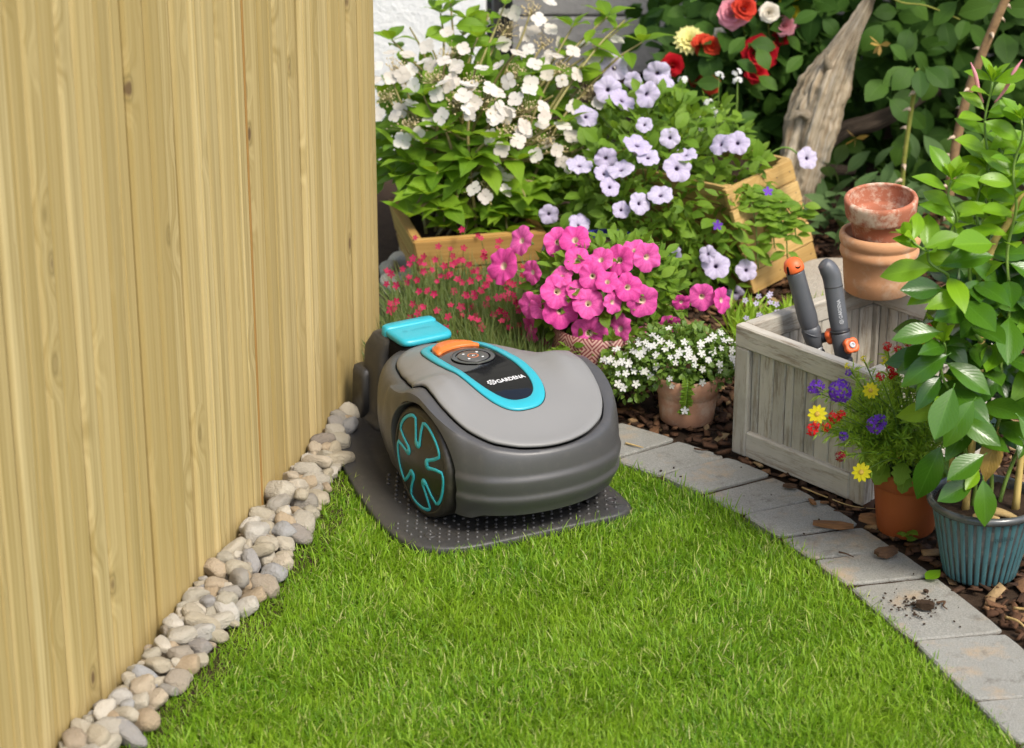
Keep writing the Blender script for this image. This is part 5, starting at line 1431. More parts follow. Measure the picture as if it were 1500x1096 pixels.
for i in range(26):
    a = nrg.normal(size=3); a[2] = abs(a[2]); a /= np.linalg.norm(a); P = Vector(LC + a * LR * 1.03)
    stemtube('stem', [Vector(LC) + rvec() * .04, Vector(LC).lerp(P, .6) + Vector((0, 0, .02)), P], .002, .001, 'stem_green', lilp, 5, 4)
P = Vector(LILAC[26][:3]); stemtube('stem', [(.46, 4.56, .22), (.52, 4.54, .265), (.555, 4.53, .25), P + Vector((-.006, .03, -.004))], .0022, .0016, 'stem_green', lilp)
# trailing shoots over the slats
for x0, x1, z1 in ((.47, .50, .10), (.45, .515, .14), (.44, .47, .06), (.49, .54, .12), (.48, .525, .08), (.50, .55, .19)):
    c = catmull([(x0 - .05, 4.52, .20), (x0, 4.45, .20), (x1 - .01, 4.43, .16), (x1, 4.425, z1)], 6)
    v, f = tube(c, .0014, 5); obj('stem', mesh('stem', v, f, 'stem_green'), lilp)
    for i in range(3, len(c), 2):
        for s in (-1, 1): obj('leaf', rng.choice(PL), lilp, mw=frame(Vector((s, -.4, rng.uniform(-.4, .5))), Vector((0, -.6, 1)), c[i], rng.uniform(.022, .036)))
violet = [(1.0, 0), (1.0, 1)]
def tiny_flower_mesh(mat, n=5, name='flower', W=.6, cup=.1, base=.62):
    mb = MB()
    for k in range(n):
        v, f, uv = leaf(1.0, W, .1, -cup, 2, 3, base, .5)
        mb.add(v, f, Matrix.Rotation(2 * math.pi * k / n, 4, 'Z'), uv)
    return mesh(name, mb.v, mb.f, mat, True, mb.uv)
TV = tiny_flower_mesh('verb_purple'); TW = tiny_flower_mesh('white_small'); TD = [tiny_flower_mesh('dia_red', 5, W=.62, cup=c) for c in (.1, .35)]
for p in ((.382, 4.34, .175), (.482, 4.42, .215)): obj('flower', TV, lilp, mw=face(to_cam(p, .3), p, .011))

# small white heads above the petunias
als = thing('alyssum_plant', 'thin stems with tiny white flower heads above the lilac petunias', 'flower')
for x, y, z in SMALLW:
    stemtube('stem', [(x * .8 + .07, y - .02, .22), (x, y, (z + .22) / 2), (x, y, z)], .0012, .0008, 'stem_green', als, 4, 4)
    for k in range(9):
        a = rvec(); a.z = abs(a.z); obj('flower', TW, als, mw=face(a + Vector((0, -.4, .2)), Vector((x, y, z)) + a * .008, .0052, rng.random() * 6))

# ---- dianthus
dia = thing('dianthus_clump', 'clump of small crimson dianthus flowers in front of the wooden planter', 'dianthus')
xs = []
n = 8500
px = nrg.uniform(-.235, .16, n); py = nrg.uniform(3.93, 4.36, n)
ok = (px > -.245 + (py - 3.93) * .12) & ~((px > .075) & (py < 4.06))
px, py = px[ok], py[ok]
base = np.stack([px, py, np.full(len(px), -.005)], 1)
lean = np.stack([nrg.normal(0, .38, len(px)), nrg.normal(-.12, .38, len(px)), np.ones(len(px))], 1)
np_leaves('foliage', 'dia_green', base, lean, np.tile([0.3, -1, .2], (len(px), 1)) + nrg.normal(size=(len(px), 3)) * .4, nrg.uniform(.06, .135, len(px)), .024, .3, .22, 2, 3, parent=dia, base=.3)
for x, y, z in DIA:
    P = Vector((x, y, z)); b = Vector((x + rng.uniform(-.03, .03), y + rng.uniform(-.01, .03), 0))
    c = [b, b.lerp(P, .5) + Vector((0, .004, .01)), P]
    stemtube('stem', c, .0012, .0009, 'dia_green', dia, 4, 4)
    obj('flower', rng.choice(TD), dia, mw=face(to_cam(P, .55, .35), P, rng.uniform(.0065, .0098), rng.random() * 6))
for i in range(95):
    q = Vector(rng.choice(DIA)) + Vector((rng.gauss(0, .04), rng.gauss(.01, .04), rng.gauss(-.012, .014)))
    obj('flower', rng.choice(TD), dia, mw=face(to_cam(q, .6, .35), q, rng.uniform(.005, .009), rng.random() * 6))

# ---- white bacopa
bac = thing('bacopa_plant', 'low trailing plant with many small white flowers in the pink pot', 'flower')
BC, BR = np.array((.285, 3.862, .098)), np.array((.098, .085, .055))
pos, d = shell_points(2300, BC, BR, .3, -.5)
np_leaves('foliage', 'bac_green', pos, d + nrg.normal(size=d.shape) * .8, nrg.normal(size=d.shape) * .6 + np.array([0, -.2, 1]), nrg.uniform(.009, .016, len(pos)), .62, parent=bac)
pos2, d2 = shell_points(420, (.195, 3.845, .075), (.05, .045, .045), .2, -.9)
np_leaves('foliage', 'bac_green', pos2, d2 + nrg.normal(size=d2.shape) * .8, nrg.normal(size=d2.shape) * .6 + np.array([0, -.2, 1]), nrg.uniform(.009, .016, len(pos2)), .62, parent=bac)
for i in range(95):
    if i < 68: c_, r_ = Vector(BC), BR
    else: c_, r_ = Vector((.195, 3.845, .075)), np.array((.055, .05, .05))
    a = rvec()
    if a.y > .25: a.y = -a.y
    if a.z < -.35: a.z = -a.z
    P = c_ + Vector((a.x * r_[0], a.y * r_[1], a.z * r_[2])) * rng.uniform(.98, 1.10)
    obj('flower', TW, bac, mw=face(a + Vector((0, -.5, .4)) + rvec() * .3, P, rng.uniform(.0055, .0085), rng.random() * 6))
c = catmull([(.29, 3.80, .10), (.291, 3.772, .085), (.290, 3.771, .06), (.286, 3.774, .035)], 6)
v, f = tube(c, .0011, 5); obj('stem', mesh('stem', v, f, 'stem_green'), bac)
SL = leafmesh('leaf', 'pet_leaf', L=1.0, W=.62, fold=.15, curl=.2, nx=2, ny=4)
for i in range(2, len(c)):
    for s in (-1, 1): obj('leaf', SL, bac, mw=frame(Vector((s, -.5, .1)), Vector((0, -.4, 1)), c[i], rng.uniform(.008, .015)))
obj('flower', TW, bac, mw=face((0, -1, .2), (.2875, 3.768, .042), .008))

# ---- mixed summer flowers in the brown pot
mixp = thing('summer_flower_plant', 'feathery plant with red purple and yellow flowers before the crate', 'flower')
MC = Vector((.602, 3.402, .10))
lp, ld, ln, ls = [], [], [], []
targets = [Vector(q[:3]) for q in MIXED]
for i in range(85):
    a = rvec(); a.z = abs(a.z) * .9 - .1
    targets.append(Vector((.575, 3.385, .175)) + Vector((a.x * .105, a.y * .085, a.z * .105)))
for j, P in enumerate(targets):
    b = MC + Vector((rng.uniform(-.03, .03), rng.uniform(-.03, .03), -.01))
    c = catmull([b, b.lerp(P, .5) + Vector((0, 0, .02)), P], 7)
    if j < len(MIXED) or j % 3 == 0:
        v, f = tube(c, [.0014, .0008], 5); obj('stem', mesh('stem', v, f, 'stem_green'), mixp)
    for q in c[4:-1]:
        for m in range(3):
            o = rvec(); dd = (P - b).normalized() + o * .9
            for s in range(3):
                lp.append(q + o * .002); ld.append(dd + rvec() * .55); ln.append(rvec() + Vector((0, 0, 1))); ls.append(rng.uniform(.010, .022))
np_leaves('foliage', 'fine_green', lp, ld, ln, ls, .13, .2, .2, 2, 2, parent=mixp)
ML = leafmesh('leaf', 'pet_leaf', L=1.0, W=.75, fold=.1, curl=.35, nx=6, ny=8, serr=.16, base=.5, tip=.7, pet=.15)
for i in range(16):
    a = R(rng.uniform(150, 330)); P = MC + Vector((math.cos(a) * .045, math.sin(a) * .045, .015 + rng.random() * .02))
    obj('leaf', ML, mixp, mw=frame((math.cos(a), math.sin(a), -.5), (0, -.5, 1), P, rng.uniform(.03, .045)))
def cluster_mesh(mat, n, seed):
    r2 = random.Random(seed); mb = MB(); ps = 1.75 / math.sqrt(n) + .05
    for k in range(n):
        z = 1 - 1.3 * (k + .5) / n; rr = math.sqrt(max(0, 1 - z * z)); a = k * 2.39996
        p = Vector((rr * math.cos(a), rr * math.sin(a), z * .7))
        v0, f0, u0 = [], [], []
        for q in range(5):
            v, f, uv = leaf(ps, ps * .72, .1, -.1, 2, 2, .62, .5)
            mb.add(v, f, face(p + Vector((0, 0, .3)) + Vector((r2.gauss(0, .2), r2.gauss(0, .2), 0)), p * .9, 1.0, q * 2 * math.pi / 5 + a) , uv)
    return mesh('flower', mb.v, mb.f, mat, True, mb.uv)
def daisy_mesh(mat, n=10, W=.42):
    mb = MB()
    for k in range(n):
        v, f, uv = leaf(1.0, W, .15, .12, 2, 4, .6, .6); mb.add(v, f, Matrix.Rotation(2 * math.pi * k / n, 4, 'Z') @ Matrix.Translation((0, .05, .03 * (k % 2))), uv)
    return mesh('flower', mb.v, mb.f, mat, True, mb.uv)
v, f = lathe([(.24, .0), (.26, .10), (.12, .16), (0, .17)], 14); DCEN = mesh('flower_centre', v, f, 'stamen')
CLM = {'p': cluster_mesh('verb_purple', 9, 1), 'P': cluster_mesh('verb_purple', 22, 2), 'r': cluster_mesh('verb_red', 7, 3), 'R': cluster_mesh('verb_red', 18, 4), 'm': cluster_mesh('verb_dark', 8, 5), 'y': daisy_mesh('yellow'), 'b': cluster_mesh('yellow', 4, 6)}
for x, y, z, k, s in MIXED:
    o = obj('flower', CLM[k], mixp, mw=face(to_cam((x, y, z), .3, .2), (x, y, z), s * (.60 if k in 'y' else .56 if k in 'PR' else .64), rng.random() * 6))
    if k == 'y': obj('flower_centre', DCEN, o)

# ---- mandevilla on canes
mand = thing('mandevilla_vine', 'tall glossy-leaved mandevilla climbing canes in the teal pot', 'plant')
def mleaf(mat, **k): return leafmesh('leaf', mat, nx=6, ny=9, tip=1.0, pet=.10, **k)
MLF = {m: [mleaf(m, L=1.0, W=w, fold=fo, curl=cu, base=b) for w, fo, cu, b in ((.48, .24, .22, .52), (.54, .30, .10, .54), (.45, .18, .36, .50))] for m in ('mand_leaf', 'mand_young', 'mand_old', 'mand_dead')}
back = lambda st, dx, dy: [(x + dx * i / len(st), y + dy, z) for i, (x, y, z) in enumerate(st)]
for si, st in enumerate((MST0, MST1, MST2, MST3, MST4, MST5, back(MST0[:6], .03, .035), back(MST1[:5], -.035, .045), back(MST5, .0, .04))):
    c = catmull(st, 10)
    for i, q in enumerate(c): q += Vector((math.sin(i * .55 + si), math.cos(i * .55 + si), 0)) * .004
    v, f = tube(c, [.0032, .0025, .0016], 7); obj('stem', mesh('stem', v, f, 'stem_green'), mand)
    dist = 0; az = rng.random() * 6; nxt = .03 if si in (2, 3) else .11 if si < 6 else .17
    for i in range(1, len(c)):
        dist += (c[i] - c[i - 1]).length
        if dist < nxt: continue
        h = c[i].z; young = h > .50 or (si == 2 and i > len(c) * .75)
        nxt += rng.uniform(.021, .030) if not young else rng.uniform(.016, .022)
        az += math.pi / 2 + rng.uniform(-.4, .4)
        for s in (0, 1):
            a = az + s * math.pi
            d = Vector((math.cos(a), math.sin(a), rng.uniform(.25, .9) if young else rng.uniform(-.65, .35)))
            if d.y > .2: d.y *= .4
            sz = rng.uniform(.038, .056) if young else rng.uniform(.058, .078)
            mat = 'mand_young' if young or rng.random() < .12 else 'mand_leaf'
            obj('leaf', rng.choice(MLF[mat]), mand, mw=frame(d, Vector((0, -.75, 1)) + rvec() * .3, c[i], sz))
    tipd = (c[-1] - c[-3]).normalized()
    for k in range(5):
        a = k * 1.3; d = tipd + Vector((math.cos(a), math.sin(a), 0)) * .45
        obj('leaf', rng.choice(MLF['mand_young']), mand, mw=frame(d, Vector((-math.cos(a), -math.sin(a) - .3, .6)), c[-1], rng.uniform(.022, .04)))
tip = Vector(MST0[-1])
for dx, dz in ((-.022, .012), (.030, .016)):
    P = tip + Vector((dx, -.01, dz)); v, f = tube(catmull([tip + Vector((dx * .3, 0, -.03)), tip + Vector((dx * .7, -.005, -.01)), P, P + Vector((dx * .35, 0, .018))], 5), [.0010, .0022, .0030, .0026, .0005], 8)
    obj('flower_bud', mesh('flower_bud', v, f, 'rose_pink'), mand)
hero = [(.617, 3.17, .335, (-.35, -.5, -.75), 'mand_leaf', .078), (.648, 3.17, .315, (-.5, -.4, -.6), 'mand_leaf', .078), (.655, 3.18, .29, (-.75, -.35, -.35), 'mand_leaf', .07), (.705, 3.17, .29, (.55, -.5, -.45), 'mand_leaf', .078), (.715, 3.18, .25, (.6, -.4, -.5), 'mand_leaf', .075), (.610, 3.185, .24, (-.45, -.25, -.95), 'mand_leaf', .09), (.672, 3.18, .225, (-.8, -.4, -.35), 'mand_leaf', .066), (.668, 3.18, .19, (.1, -.4, -1), 'mand_leaf', .07), (.66, 3.175, .185, (-.9, -.3, -.35), 'mand_leaf', .06), (.665, 3.19, .195, (-.4, -.6, -.2), 'mand_young', .04), (.70, 3.25, .235, (-.3, -.6, -.7), 'mand_old', .075), (.725, 3.185, .235, (.75, -.5, -.25), 'mand_dead', .075), (.72, 3.2, .35, (.8, -.4, -.1), 'mand_leaf', .072), (.60, 3.19, .405, (-.9, -.3, .05), 'mand_leaf', .07), (.612, 3.185, .375, (-.85, -.4, -.3), 'mand_leaf', .078), (.60, 3.2, .465, (-.95, -.3, .1), 'mand_leaf', .062), (.63, 3.2, .455, (-.8, -.5, .05), 'mand_young', .06), (.665, 3.2, .53, (-.7, -.5, .2), 'mand_young', .075)]
for x, y, z, d, m, s in hero:
    obj('leaf', rng.choice(MLF[m]), mand, mw=frame(d, Vector((-.1, -1, .9)) + rvec() * .15, (x, y, z), s))
for pts in ([(.685, 3.215, .112), (.695, 3.20, .124), (.715, 3.20, .118), (.73, 3.195, .112)], [(.665, 3.205, .112), (.68, 3.2, .118), (.70, 3.195, .114)]):
    v, f = tube(catmull(pts, 6), [.005, .0065, .005, .003], 10); obj('root', mesh('root', v, f, 'straw'), mand)
def cane(label, pts, r=.0052):
    o = thing('bamboo_cane', label, 'cane'); c = catmull(pts, 8); rad = [r * (1.22 if i % 9 == 0 else 1.0) for i in range(len(c))]
    v, f = tube(c, rad, 12); obj('cane', mesh('cane', v, f, 'bamboo'), o)
    return o
cane('yellow bent cane tied to the mandevilla above the teal pot', [(.660, 3.243, .10), (.667, 3.255, .30), (.672, 3.27, .483), (.693, 3.27, .534), (.712, 3.27, .575), (.74, 3.27, .60)])
cane('short yellow cane at the right rim of the teal pot', [(.733, 3.243, .10), (.738, 3.25, .35), (.742, 3.26, .60)])
cane('thin cane behind the mandevilla stems beside the brown pot', [(.642, 3.285, .10), (.648, 3.285, .3), (.655, 3.285, .5)], .0042)

# ---- roses behind
rose = thing('rose_bush', 'dense dark green rose bush filling the back of the bed', 'rose bush')
RL = [leafmesh('leaf', 'rose_leaf', L=1.0, W=w, fold=fo, curl=cu, nx=6, ny=8, serr=.03, base=.5, tip=.85, pet=.12) for w, fo, cu in ((.62, .12, .2), (.68, .05, .35), (.58, .2, .1))]
nl = 0
while nl < 240:
    x = rng.uniform(.36, 1.32); z = rng.uniform(.0, .66); y = rng.uniform(4.80, 5.25)
    u = x / (y * .93 + (1.63 - z) * .375)          # keep the driftwood clear
    if y < 5.06 and .10 < u < .148: continue
    if x < .62 and (z < .30 or y < 5.0): continue
    nl += 1
    d = Vector((rng.gauss(0, .8), rng.uniform(-.8, .1), rng.uniform(-.9, .2)))
    obj('leaf', rng.choice(RL), rose, mw=frame(d, Vector((0, -.9, .8)) + rvec() * .45, (x, y, z), rng.uniform(.05, .078)))
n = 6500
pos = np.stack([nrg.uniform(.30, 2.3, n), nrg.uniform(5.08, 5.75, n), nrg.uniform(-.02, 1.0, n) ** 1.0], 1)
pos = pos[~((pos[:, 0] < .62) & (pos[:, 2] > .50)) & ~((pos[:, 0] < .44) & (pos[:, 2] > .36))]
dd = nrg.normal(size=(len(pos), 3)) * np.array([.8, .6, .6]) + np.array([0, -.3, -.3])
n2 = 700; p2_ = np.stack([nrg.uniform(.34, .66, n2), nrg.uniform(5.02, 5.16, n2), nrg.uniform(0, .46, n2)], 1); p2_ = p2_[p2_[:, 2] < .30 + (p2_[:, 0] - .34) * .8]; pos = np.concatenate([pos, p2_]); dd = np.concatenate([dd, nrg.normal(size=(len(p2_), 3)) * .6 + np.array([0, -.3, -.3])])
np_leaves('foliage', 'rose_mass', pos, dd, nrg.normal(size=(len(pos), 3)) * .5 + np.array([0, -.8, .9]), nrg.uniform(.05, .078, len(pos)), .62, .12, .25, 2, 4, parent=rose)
def thorny(pts, r0, r1, mat, nth):
    c = catmull(pts, 10); v, f = tube(c, [r0, r1], 10); s = obj('cane', mesh('cane', v, f, mat), rose)
    for k in range(nth):
        i = int((k + .5) / nth * (len(c) - 2)) + 1; dr = (c[i] - c[i - 1]).normalized(); a = rvec(); a.y -= .3; a = (a - dr * a.dot(dr)).normalized()
        rr = r0 + (r1 - r0) * i / len(c)
        v, f = tube([c[i] + a * rr * .6, c[i] + a * (rr + .006) - dr * .001, c[i] + a * (rr + .014) - dr * .006], [.0055, .0028, .0003], 6)
        obj('thorn', mesh('thorn', v, f, 'thorn'), s)
thorny([(.785, 4.74, -.01), (.789, 4.75, .10), (.790, 4.75, .182), (.798, 4.75, .282), (.806, 4.75, .365)], .0052, .0045, 'rose_cane_g', 10)
thorny([(.868, 4.72, -.01), (.875, 4.70, .10), (.88, 4.70, .20), (.901, 4.70, .337), (.939, 4.70, .461), (.972, 4.70, .55)], .0105, .0085, 'rose_cane', 16)
for k in range(5): obj('leaf', RL[k % 3], rose, mw=frame(((k - 2) * .5, -.5, -.5 + .2 * (k % 2)), (0, -.9, .6), (.806 + (k - 2) * .008, 4.74, .372), .062))
stemtube('cane', [(.73, 4.86, .50), (.78, 4.85, .475), (.83, 4.84, .47), (.90, 4.85, .44)], .0022, .0018, 'rose_cane_g', rose)
for p in ((.735, 4.80, .40), (.70, 4.82, .20)):
    for k in range(5):
        obj('faded_bloom', tiny_flower_mesh('mand_old', 1, 'faded_bloom', .4) if k == 0 else bpy.data.meshes['faded_bloom'], rose, mw=face(rvec() + Vector((-.4, -.6, -.2)), p, .028, k * 1.25))
def rose_mesh(mat, seed):
    r2 = random.Random(seed); mb = MB()
    for ring, (n, tilt, rad, L) in enumerate(((3, 78, .06, .45), (4, 62, .12, .55), (5, 45, .2, .62), (6, 25, .26, .72), (6, 8, .3, .75))):
        for k in range(n):
            a = 2 * math.pi * (k + .37 * ring) / n + r2.uniform(-.15, .15)
            v, f, uv = leaf(L, L * 1.05, .12, -.25 + ring * .12, 4, 4, .62, .5)
            mb.add(v, f, Matrix.Rotation(a, 4, 'Z') @ Matrix.Translation((0, rad * .5, 0)) @ Matrix.Rotation(R(tilt + r2.uniform(-8, 8)), 4, 'X'), uv)
    return mesh('flower', mb.v, mb.f, mat, True, mb.uv)
def dahlia_mesh(mat):
    mb = MB()
    for ring, (n, tilt, L) in enumerate(((8, 65, .5), (11, 45, .7), (14, 25, .9), (16, 5, 1.0))):
        for k in range(n):
            v, f, uv = leaf(L, L * .34, .3, .0, 2, 4, .62, .6); mb.add(v, f, Matrix.Rotation(2 * math.pi * (k + .5 * ring) / n, 4, 'Z') @ Matrix.Rotation(R(tilt), 4, 'X'), uv)
    return mesh('flower', mb.v, mb.f, mat, True, mb.uv)
RM = {'r': rose_mesh('rose_red', 1), 'o': rose_mesh('rose_orange', 2), 'p': rose_mesh('rose_pink', 3), 'w': rose_mesh('rose_white', 4), 'y': daisy_mesh('rose_yellow', 8, .6)}
DM = dahlia_mesh('paleyellow')
RN = {'r': 'red', 'o': 'orange', 'p': 'pink', 'w': 'cream', 'y': 'yellow'}
for x, y, z, k, s in ROSES:
    P = Vector((x, y, z))
    if k == 'd':
        dh = thing('dahlia_plant', 'pale yellow dahlia bloom on a thin stem behind the lilac petunias', 'dahlia')
        obj('flower', DM, dh, mw=face(to_cam(P, .1, .5), P, s * .55)); stemtube('stem', [(x + .01, y + .03, 0), (x - .01, y + .03, z * .5), P + Vector((0, .02, -.01))], .003, .002, 'stem_green', dh)
        continue
    obj('flower', RM[k], rose, mw=face(to_cam(P, .4, .2), P, s * (.85 if k != 'y' else .6), rng.random() * 6))
    stemtube('cane', [(x + .04, y + .12, 0), (x + .02, y + .1, z * .6), P + Vector((0, .02, -.01))], .003, .0018, 'rose_cane_g', rose, 5, 4)
# leaves round the blooms
for i in range(60):
    x, y, z, k, s = rng.choice(ROSES); P = Vector((x, y, z)) + Vector((rng.gauss(0, .06), rng.uniform(0.05, .13) if i % 4 or k == 'd' else -.05, rng.gauss(-.02, .05)))
    obj('leaf', RL[i % 3], dh if False else rose, mw=frame(Vector((rng.gauss(0, .8), -.4, rng.uniform(-.8, .2))), Vector((0, -.8, .8)) + rvec() * .4, P, rng.uniform(.04, .06))) if nl + i < 358 else None

sage = thing('sage_plant', 'low grey-green sage with broad soft leaves under the driftwood', 'sage')
SG = [leafmesh('leaf', 'sage_leaf', L=1.0, W=w, fold=.2, curl=cu, nx=4, ny=6, base=.45, tip=.9, pet=.1) for w, cu in ((.42, .3), (.5, .15), (.38, .45))]
for i in range(150):
    x = rng.uniform(.60, 1.10); y = rng.uniform(4.5, 4.95); z = rng.uniform(.0, .13)
    if abs(x - .618) < .09 and y < 4.58: continue
    d = Vector((rng.gauss(0, .8), rng.gauss(-.3, .6), rng.uniform(.1, .9)))
    obj('leaf', rng.choice(SG), sage, mw=frame(d, Vector((0, -.4, 1)) + rvec() * .4, (x, y, z), rng.uniform(.05, .085)))

# low pinkish flowers between the slab and the crate
thy = thing('thyme_plant', 'low tuft of tiny lilac flowers between the crate and the slat planter', 'thyme')
n = 900
bx_ = nrg.uniform(.40, .60, n); by_ = 4.02 + nrg.uniform(0, .30, n)
np_leaves('foliage', 'fine_green', np.stack([bx_, by_, np.full(n, -.004)], 1), np.stack([nrg.normal(0, .4, n), nrg.normal(-.1, .4, n), np.ones(n)], 1), nrg.normal(size=(n, 3)), nrg.uniform(.03, .075, n), .10, .2, .2, 2, 3, parent=thy)
TL = tiny_flower_mesh('lilac_pet')
for i in range(40):
    p = (rng.uniform(.41, .60), rng.uniform(4.03, 4.28), rng.uniform(.045, .085)); obj('flower', TL, thy, mw=face(to_cam(p, .5), p, .0065, rng.random() * 6))

# ------------------------------------------------------------------ bits lying on the path
def chip(name, label, cat, loc, size, rz, mat, twist=.2, group=None):
    v, f = box((1, 1, 1), .12); out = []
    sd_ = rng.random() * 50
    bm = bmesh.new(); bmesh.ops.create_cube(bm, size=1.0); bmesh.ops.subdivide_edges(bm, edges=list(bm.edges), cuts=2, use_grid_fill=True)
    for q in bm.verts:
        p = q.co.copy(); k = 1 - .35 * abs(p.y * 2) ** 3
        q.co = Vector((p.x * k + .12 * noise.noise(p * 2.3 + Vector((sd_, 0, 0))), p.y, p.z * k + .25 * noise.noise(p * 2 + Vector((0, sd_, 0))) + twist * (p.y ** 2)))
    me = bpy.data.meshes.new(name); bm.to_mesh(me); bm.free(); me.materials.append(M[mat])
    me.transform(Matrix.Diagonal((size[0], size[1], size[2], 1)))
    zmin = min(p.co.z for p in me.vertices); me.transform(Matrix.Translation((0, 0, -zmin)))
    return tag(obj(name, me, None, (loc[0], loc[1], .0015), (0, 0, R(rz))), label, cat, group)
chip('wood_chip', 'longest orange-brown wood chip lying across a paver joint', 'wood chip', (.492, 3.403), (.013, .062, .008), 80, 'barkchip')
chip('wood_chip', 'thick wood chip wedged against the foot of the brown pot', 'wood chip', (.556, 3.418), (.016, .045, .012), 70, 'barkchip')
chip('bark_piece', 'curled reddish bark flake in the middle of a paver', 'bark', (.559, 3.307), (.020, .034, .010), 118, 'bark_dark', .6)
chip('bark_piece', 'flat bark flake on the paver in front of the crate', 'bark', (.441, 3.551), (.010, .022, .004), 78, 'bark_dark')
chip('wood_chip', 'small upright-pointing orange chip on the paver near the crate corner', 'wood chip', (.470, 3.490), (.006, .020, .005), 20, 'barkchip')
chip('wood_chip', 'small pale chip just behind the orange chip on the paver', 'wood chip', (.489, 3.490), (.005, .014, .003), 88, 'barkchip')
chip('soil_clod', 'crumbly dark soil clod on the large near paver', 'soil', (.591, 3.135), (.014, .026, .010), 75, 'soil')
chip('bark_piece', 'tiny dark bark crumb beside the yellow leaf on the paver', 'bark', (.600, 3.185), (.006, .008, .004), 30, 'bark_dark')
def twig(label, pts, r, mat='bark_dark', name='twig'):
    c = catmull(pts, 6); v, f = tube(c, [r, r * .8, r * .4], 6); return tag(obj(name, mesh(name, v, f, mat)), label, 'twig')
twig('short dark twig on the paver edge beside the grass', [(.490, 3.315, .003), (.500, 3.307, .004), (.510, 3.298, .003)], .0016)
twig('thin dark twig on the paver in front of the crate', [(.500, 3.462, .003), (.515, 3.455, .004), (.530, 3.452, .003)], .0014)
twig('curled dark twig on the large near paver', [(.610, 3.150, .003), (.622, 3.152, .004), (.618, 3.140, .003), (.622, 3.130, .003)], .0018)
twig('dark twig crossing two pavers near the pink pot', [(.30, 3.70, .003), (.312, 3.69, .005), (.322, 3.694, .003)], .0018)
twig('orange straw lying on the paver right of the mower', [(.188, 3.722, .003), (.20, 3.712, .004), (.216, 3.704, .003)], .0022, 'straw', 'straw')
twig('pale straw at the foot of the crate corner', [(.46, 3.545, .004), (.49, 3.51, .005), (.53, 3.475, .004), (.575, 3.465, .003)], .0013, 'straw', 'straw')
for i, (a, b) in enumerate((((.70, 3.10), (.725, 3.05)), ((.715, 3.12), (.775, 3.075)), ((.735, 3.075), (.80, 3.10)))):
    twig(('thick yellow straw pointing at the near paver edge', 'yellow straw crossing over another in the bark mulch', 'yellow straw nearest the teal pot in the bark mulch')[i], [(*a, .006 + .004 * i), ((a[0] + b[0]) / 2, (a[1] + b[1]) / 2, .012 + .004 * i), (*b, .007)], .0024, 'straw', 'straw')
YL = leafmesh('fallen_leaf', 'mand_young', L=.028, W=.026, fold=.2, curl=-.3, nx=4, ny=5)
tag(obj('fallen_leaf', YL, None, (.606, 3.225, .003), (0, 0, R(-60))), 'pale yellow-green leaf fallen on the paver before the teal pot', 'leaf')
sd2 = thing('seedling', 'small green seedling at the foot of the brown pot', 'seedling', (.597, 3.352, 0))
for k in range(6):
    a = k * 1.05; obj('leaf', SL, sd2, mw=frame((math.cos(a), math.sin(a), .35), (0, -.3, 1), (0, 0, .004 + .003 * k), .017 + .004 * (k % 3)))
# crumbs of soil on the pavers
mb = MB()
for i in range(125):
    a, r_ = rng.random() * 6.28, abs(rng.gauss(0, .035))
    if i < 110: x, y = .580 + r_ * math.cos(a), 3.15 + r_ * .9 * math.sin(a)
    else:
        j = rng.randrange(3, 11); t_ = rng.random(); q = rng.random()
        x = (PO[j][0] * (1 - t_) + PO[j + 1][0] * t_) * q + (PI_[j][0] * (1 - t_) + PI_[j + 1][0] * t_) * (1 - q); y = (PO[j][1] * (1 - t_) + PO[j + 1][1] * t_) * q + (PI_[j][1] * (1 - t_) + PI_[j + 1][1] * t_) * (1 - q)
    s_ = rng.uniform(.0006, .0019); v, f = box((s_ * 2, s_ * 1.4, s_)); mb.add(v, f, Matrix.Translation((x, y, .0015)) @ Matrix.Rotation(rng.random() * 6, 4, 'Z'))
tag(mb.build('soil_crumbs', 'soil', None, False), 'scattered dark soil crumbs on the pavers', 'soil', kind='stuff')

# ------------------------------------------------------------------ bark mulch
n = 17000
cx = nrg.uniform(-.3, 1.5, n); cy = nrg.uniform(2.4, 5.0, n)
keep = inside_np(cx, cy, bed_poly) & ~inside_np(cx, cy, [(x, y) for x, y in PO] + [(-1, 2), (-1, 4)])
keep &= ~((np.abs((cx - .5795) * .657 - (cy - 3.695) * .754) < .14) & (np.abs((cx - .5795) * .754 + (cy - 3.695) * .657) < .165))
edge = np.interp(cy[::1], [p[1] for p in PO[::-1]], [p[0] for p in PO[::-1]])
keep &= cx > edge + .006
cx, cy = cx[keep], cy[keep]; n = len(cx)
tv = np.array([(-.5, -.5, 0), (.5, -.42, 0), (.42, .5, 0), (-.45, .46, 0), (-.40, -.44, 1), (.42, -.36, 1), (.36, .45, 1), (-.42, .38, 1)])
tf = np.array([(0, 3, 2, 1), (4, 5, 6, 7), (0, 1, 5, 4), (1, 2, 6, 5), (2, 3, 7, 6), (3, 0, 4, 7)])
Ls = nrg.uniform(.010, .034, n); Ws = Ls * nrg.uniform(.25, .7, n); Ts = nrg.uniform(.002, .006, n)
V = tv[None] * np.stack([Ls, Ws, Ts], 1)[:, None, :] + nrg.normal(0, .0012, (n, 8, 3))
a = nrg.uniform(0, 6.28, n); tx = nrg.normal(0, .28, n)
V[:, :, 2] += V[:, :, 0] * np.sin(tx)[:, None]
X = V[:, :, 0] * np.cos(a)[:, None] - V[:, :, 1] * np.sin(a)[:, None]; Yv = V[:, :, 0] * np.sin(a)[:, None] + V[:, :, 1] * np.cos(a)[:, None]
V[:, :, 0] = X + cx[:, None]; V[:, :, 1] = Yv + cy[:, None]; V[:, :, 2] += (nrg.uniform(-.009, .002, n))[:, None]
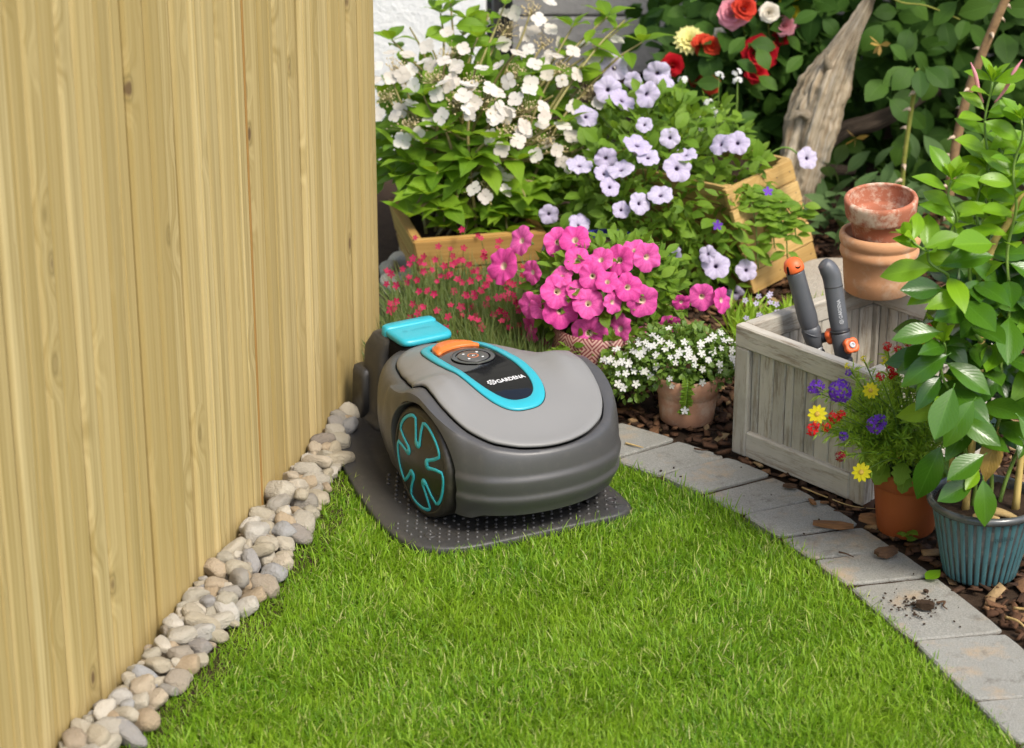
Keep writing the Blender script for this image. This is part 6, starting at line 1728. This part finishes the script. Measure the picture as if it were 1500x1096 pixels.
tag(obj('bark_mulch', np_mesh('bark_mulch', V.reshape(-1, 3), (tf[None] + (np.arange(n) * 8)[:, None, None]).reshape(-1, 4), 'chips')), 'brown bark mulch covering the planting bed', 'mulch', kind='stuff')

# ------------------------------------------------------------------ lawn grass
def grass(n, name, xr, yr, poly, lmin, lmax, holes=()):
    x = nrg.uniform(*xr, n); y = nrg.uniform(*yr, n)
    k = inside_np(x, y, poly)
    for h in holes: k &= ~inside_np(x, y, h)
    x, y = x[k], y[k]; n = len(x)
    # slow fields: lie of the blades, height of the tufts
    fx = np.sin(x * 17 + y * 9) + np.sin(x * 41 - y * 33 + 1.3) * .7 + np.sin(y * 71 + x * 12) * .5
    fy = np.cos(x * 13 - y * 19) + np.cos(x * 37 + y * 43 + .4) * .7 + np.sin(x * 67 - y * 21) * .5
    hgt = 1 + .08 * np.sin(x * 29 + 2 * np.sin(y * 23)) + .07 * np.sin(y * 37 + x * 11)
    az = np.arctan2(fy, fx) + nrg.normal(0, 1.7, n)
    lean = np.abs(nrg.normal(.55, .42, n)); bend = nrg.uniform(-.2, 1.0, n)
    L = np.clip(nrg.lognormal(-.02, .32, n), .4, 1.9) * (lmin + lmax) / 2 * hgt
    w = nrg.uniform(.00045, .00105, n)
    dx, dy = np.cos(az), np.sin(az); sx, sy = -dy, dx
    wa = nrg.normal(0, .7, n); sx, sy = sx * np.cos(wa) - sy * np.sin(wa), sx * np.sin(wa) + sy * np.cos(wa)
    base = np.stack([x, y, np.full(n, -.016)], 1)
    def pt(t):
        th = lean + bend * t; h = L * t
        return base + np.stack([dx * np.sin(th) * h, dy * np.sin(th) * h, np.cos(th) * h], 1)
    S = np.stack([sx, sy, np.zeros(n)], 1)
    m1, m2, tp = pt(.4), pt(.75), pt(1.0)
    V = np.stack([base - S * w[:, None] * .8, base + S * w[:, None] * .8, m1 - S * w[:, None], m1 + S * w[:, None], m2 - S * w[:, None] * .75, m2 + S * w[:, None] * .75, tp], 1)
    F = np.array([(0, 1, 3), (0, 3, 2), (2, 3, 5), (2, 5, 4), (4, 5, 6)])
    me = np_mesh(name, V.reshape(-1, 3), (F[None] + (np.arange(n) * 7)[:, None, None]).reshape(-1, 3), 'grass')
    me.polygons.foreach_set('use_smooth', np.ones(len(me.polygons), bool))
    return tag(obj(name, me), kind='stuff')
ca, sa = math.cos(MROT), math.sin(MROT)
hole = [(MO.x + x * ca - y * sa, MO.y + x * sa + y * ca) for x, y in inset(mp, 0.004)]
o = grass(430000, 'lawn_grass', (-.75, .75), (2.15, 3.85), [(x - .012, y) if i < len(PEB) else (x + .006, y) for i, (x, y) in enumerate(lawn_poly)], .0135, .0245, (hole,))
tag(o, 'short bright green lawn grass in front of the mower', 'grass')
# a few tufts among the pebbles and along the fence foot
gx = []
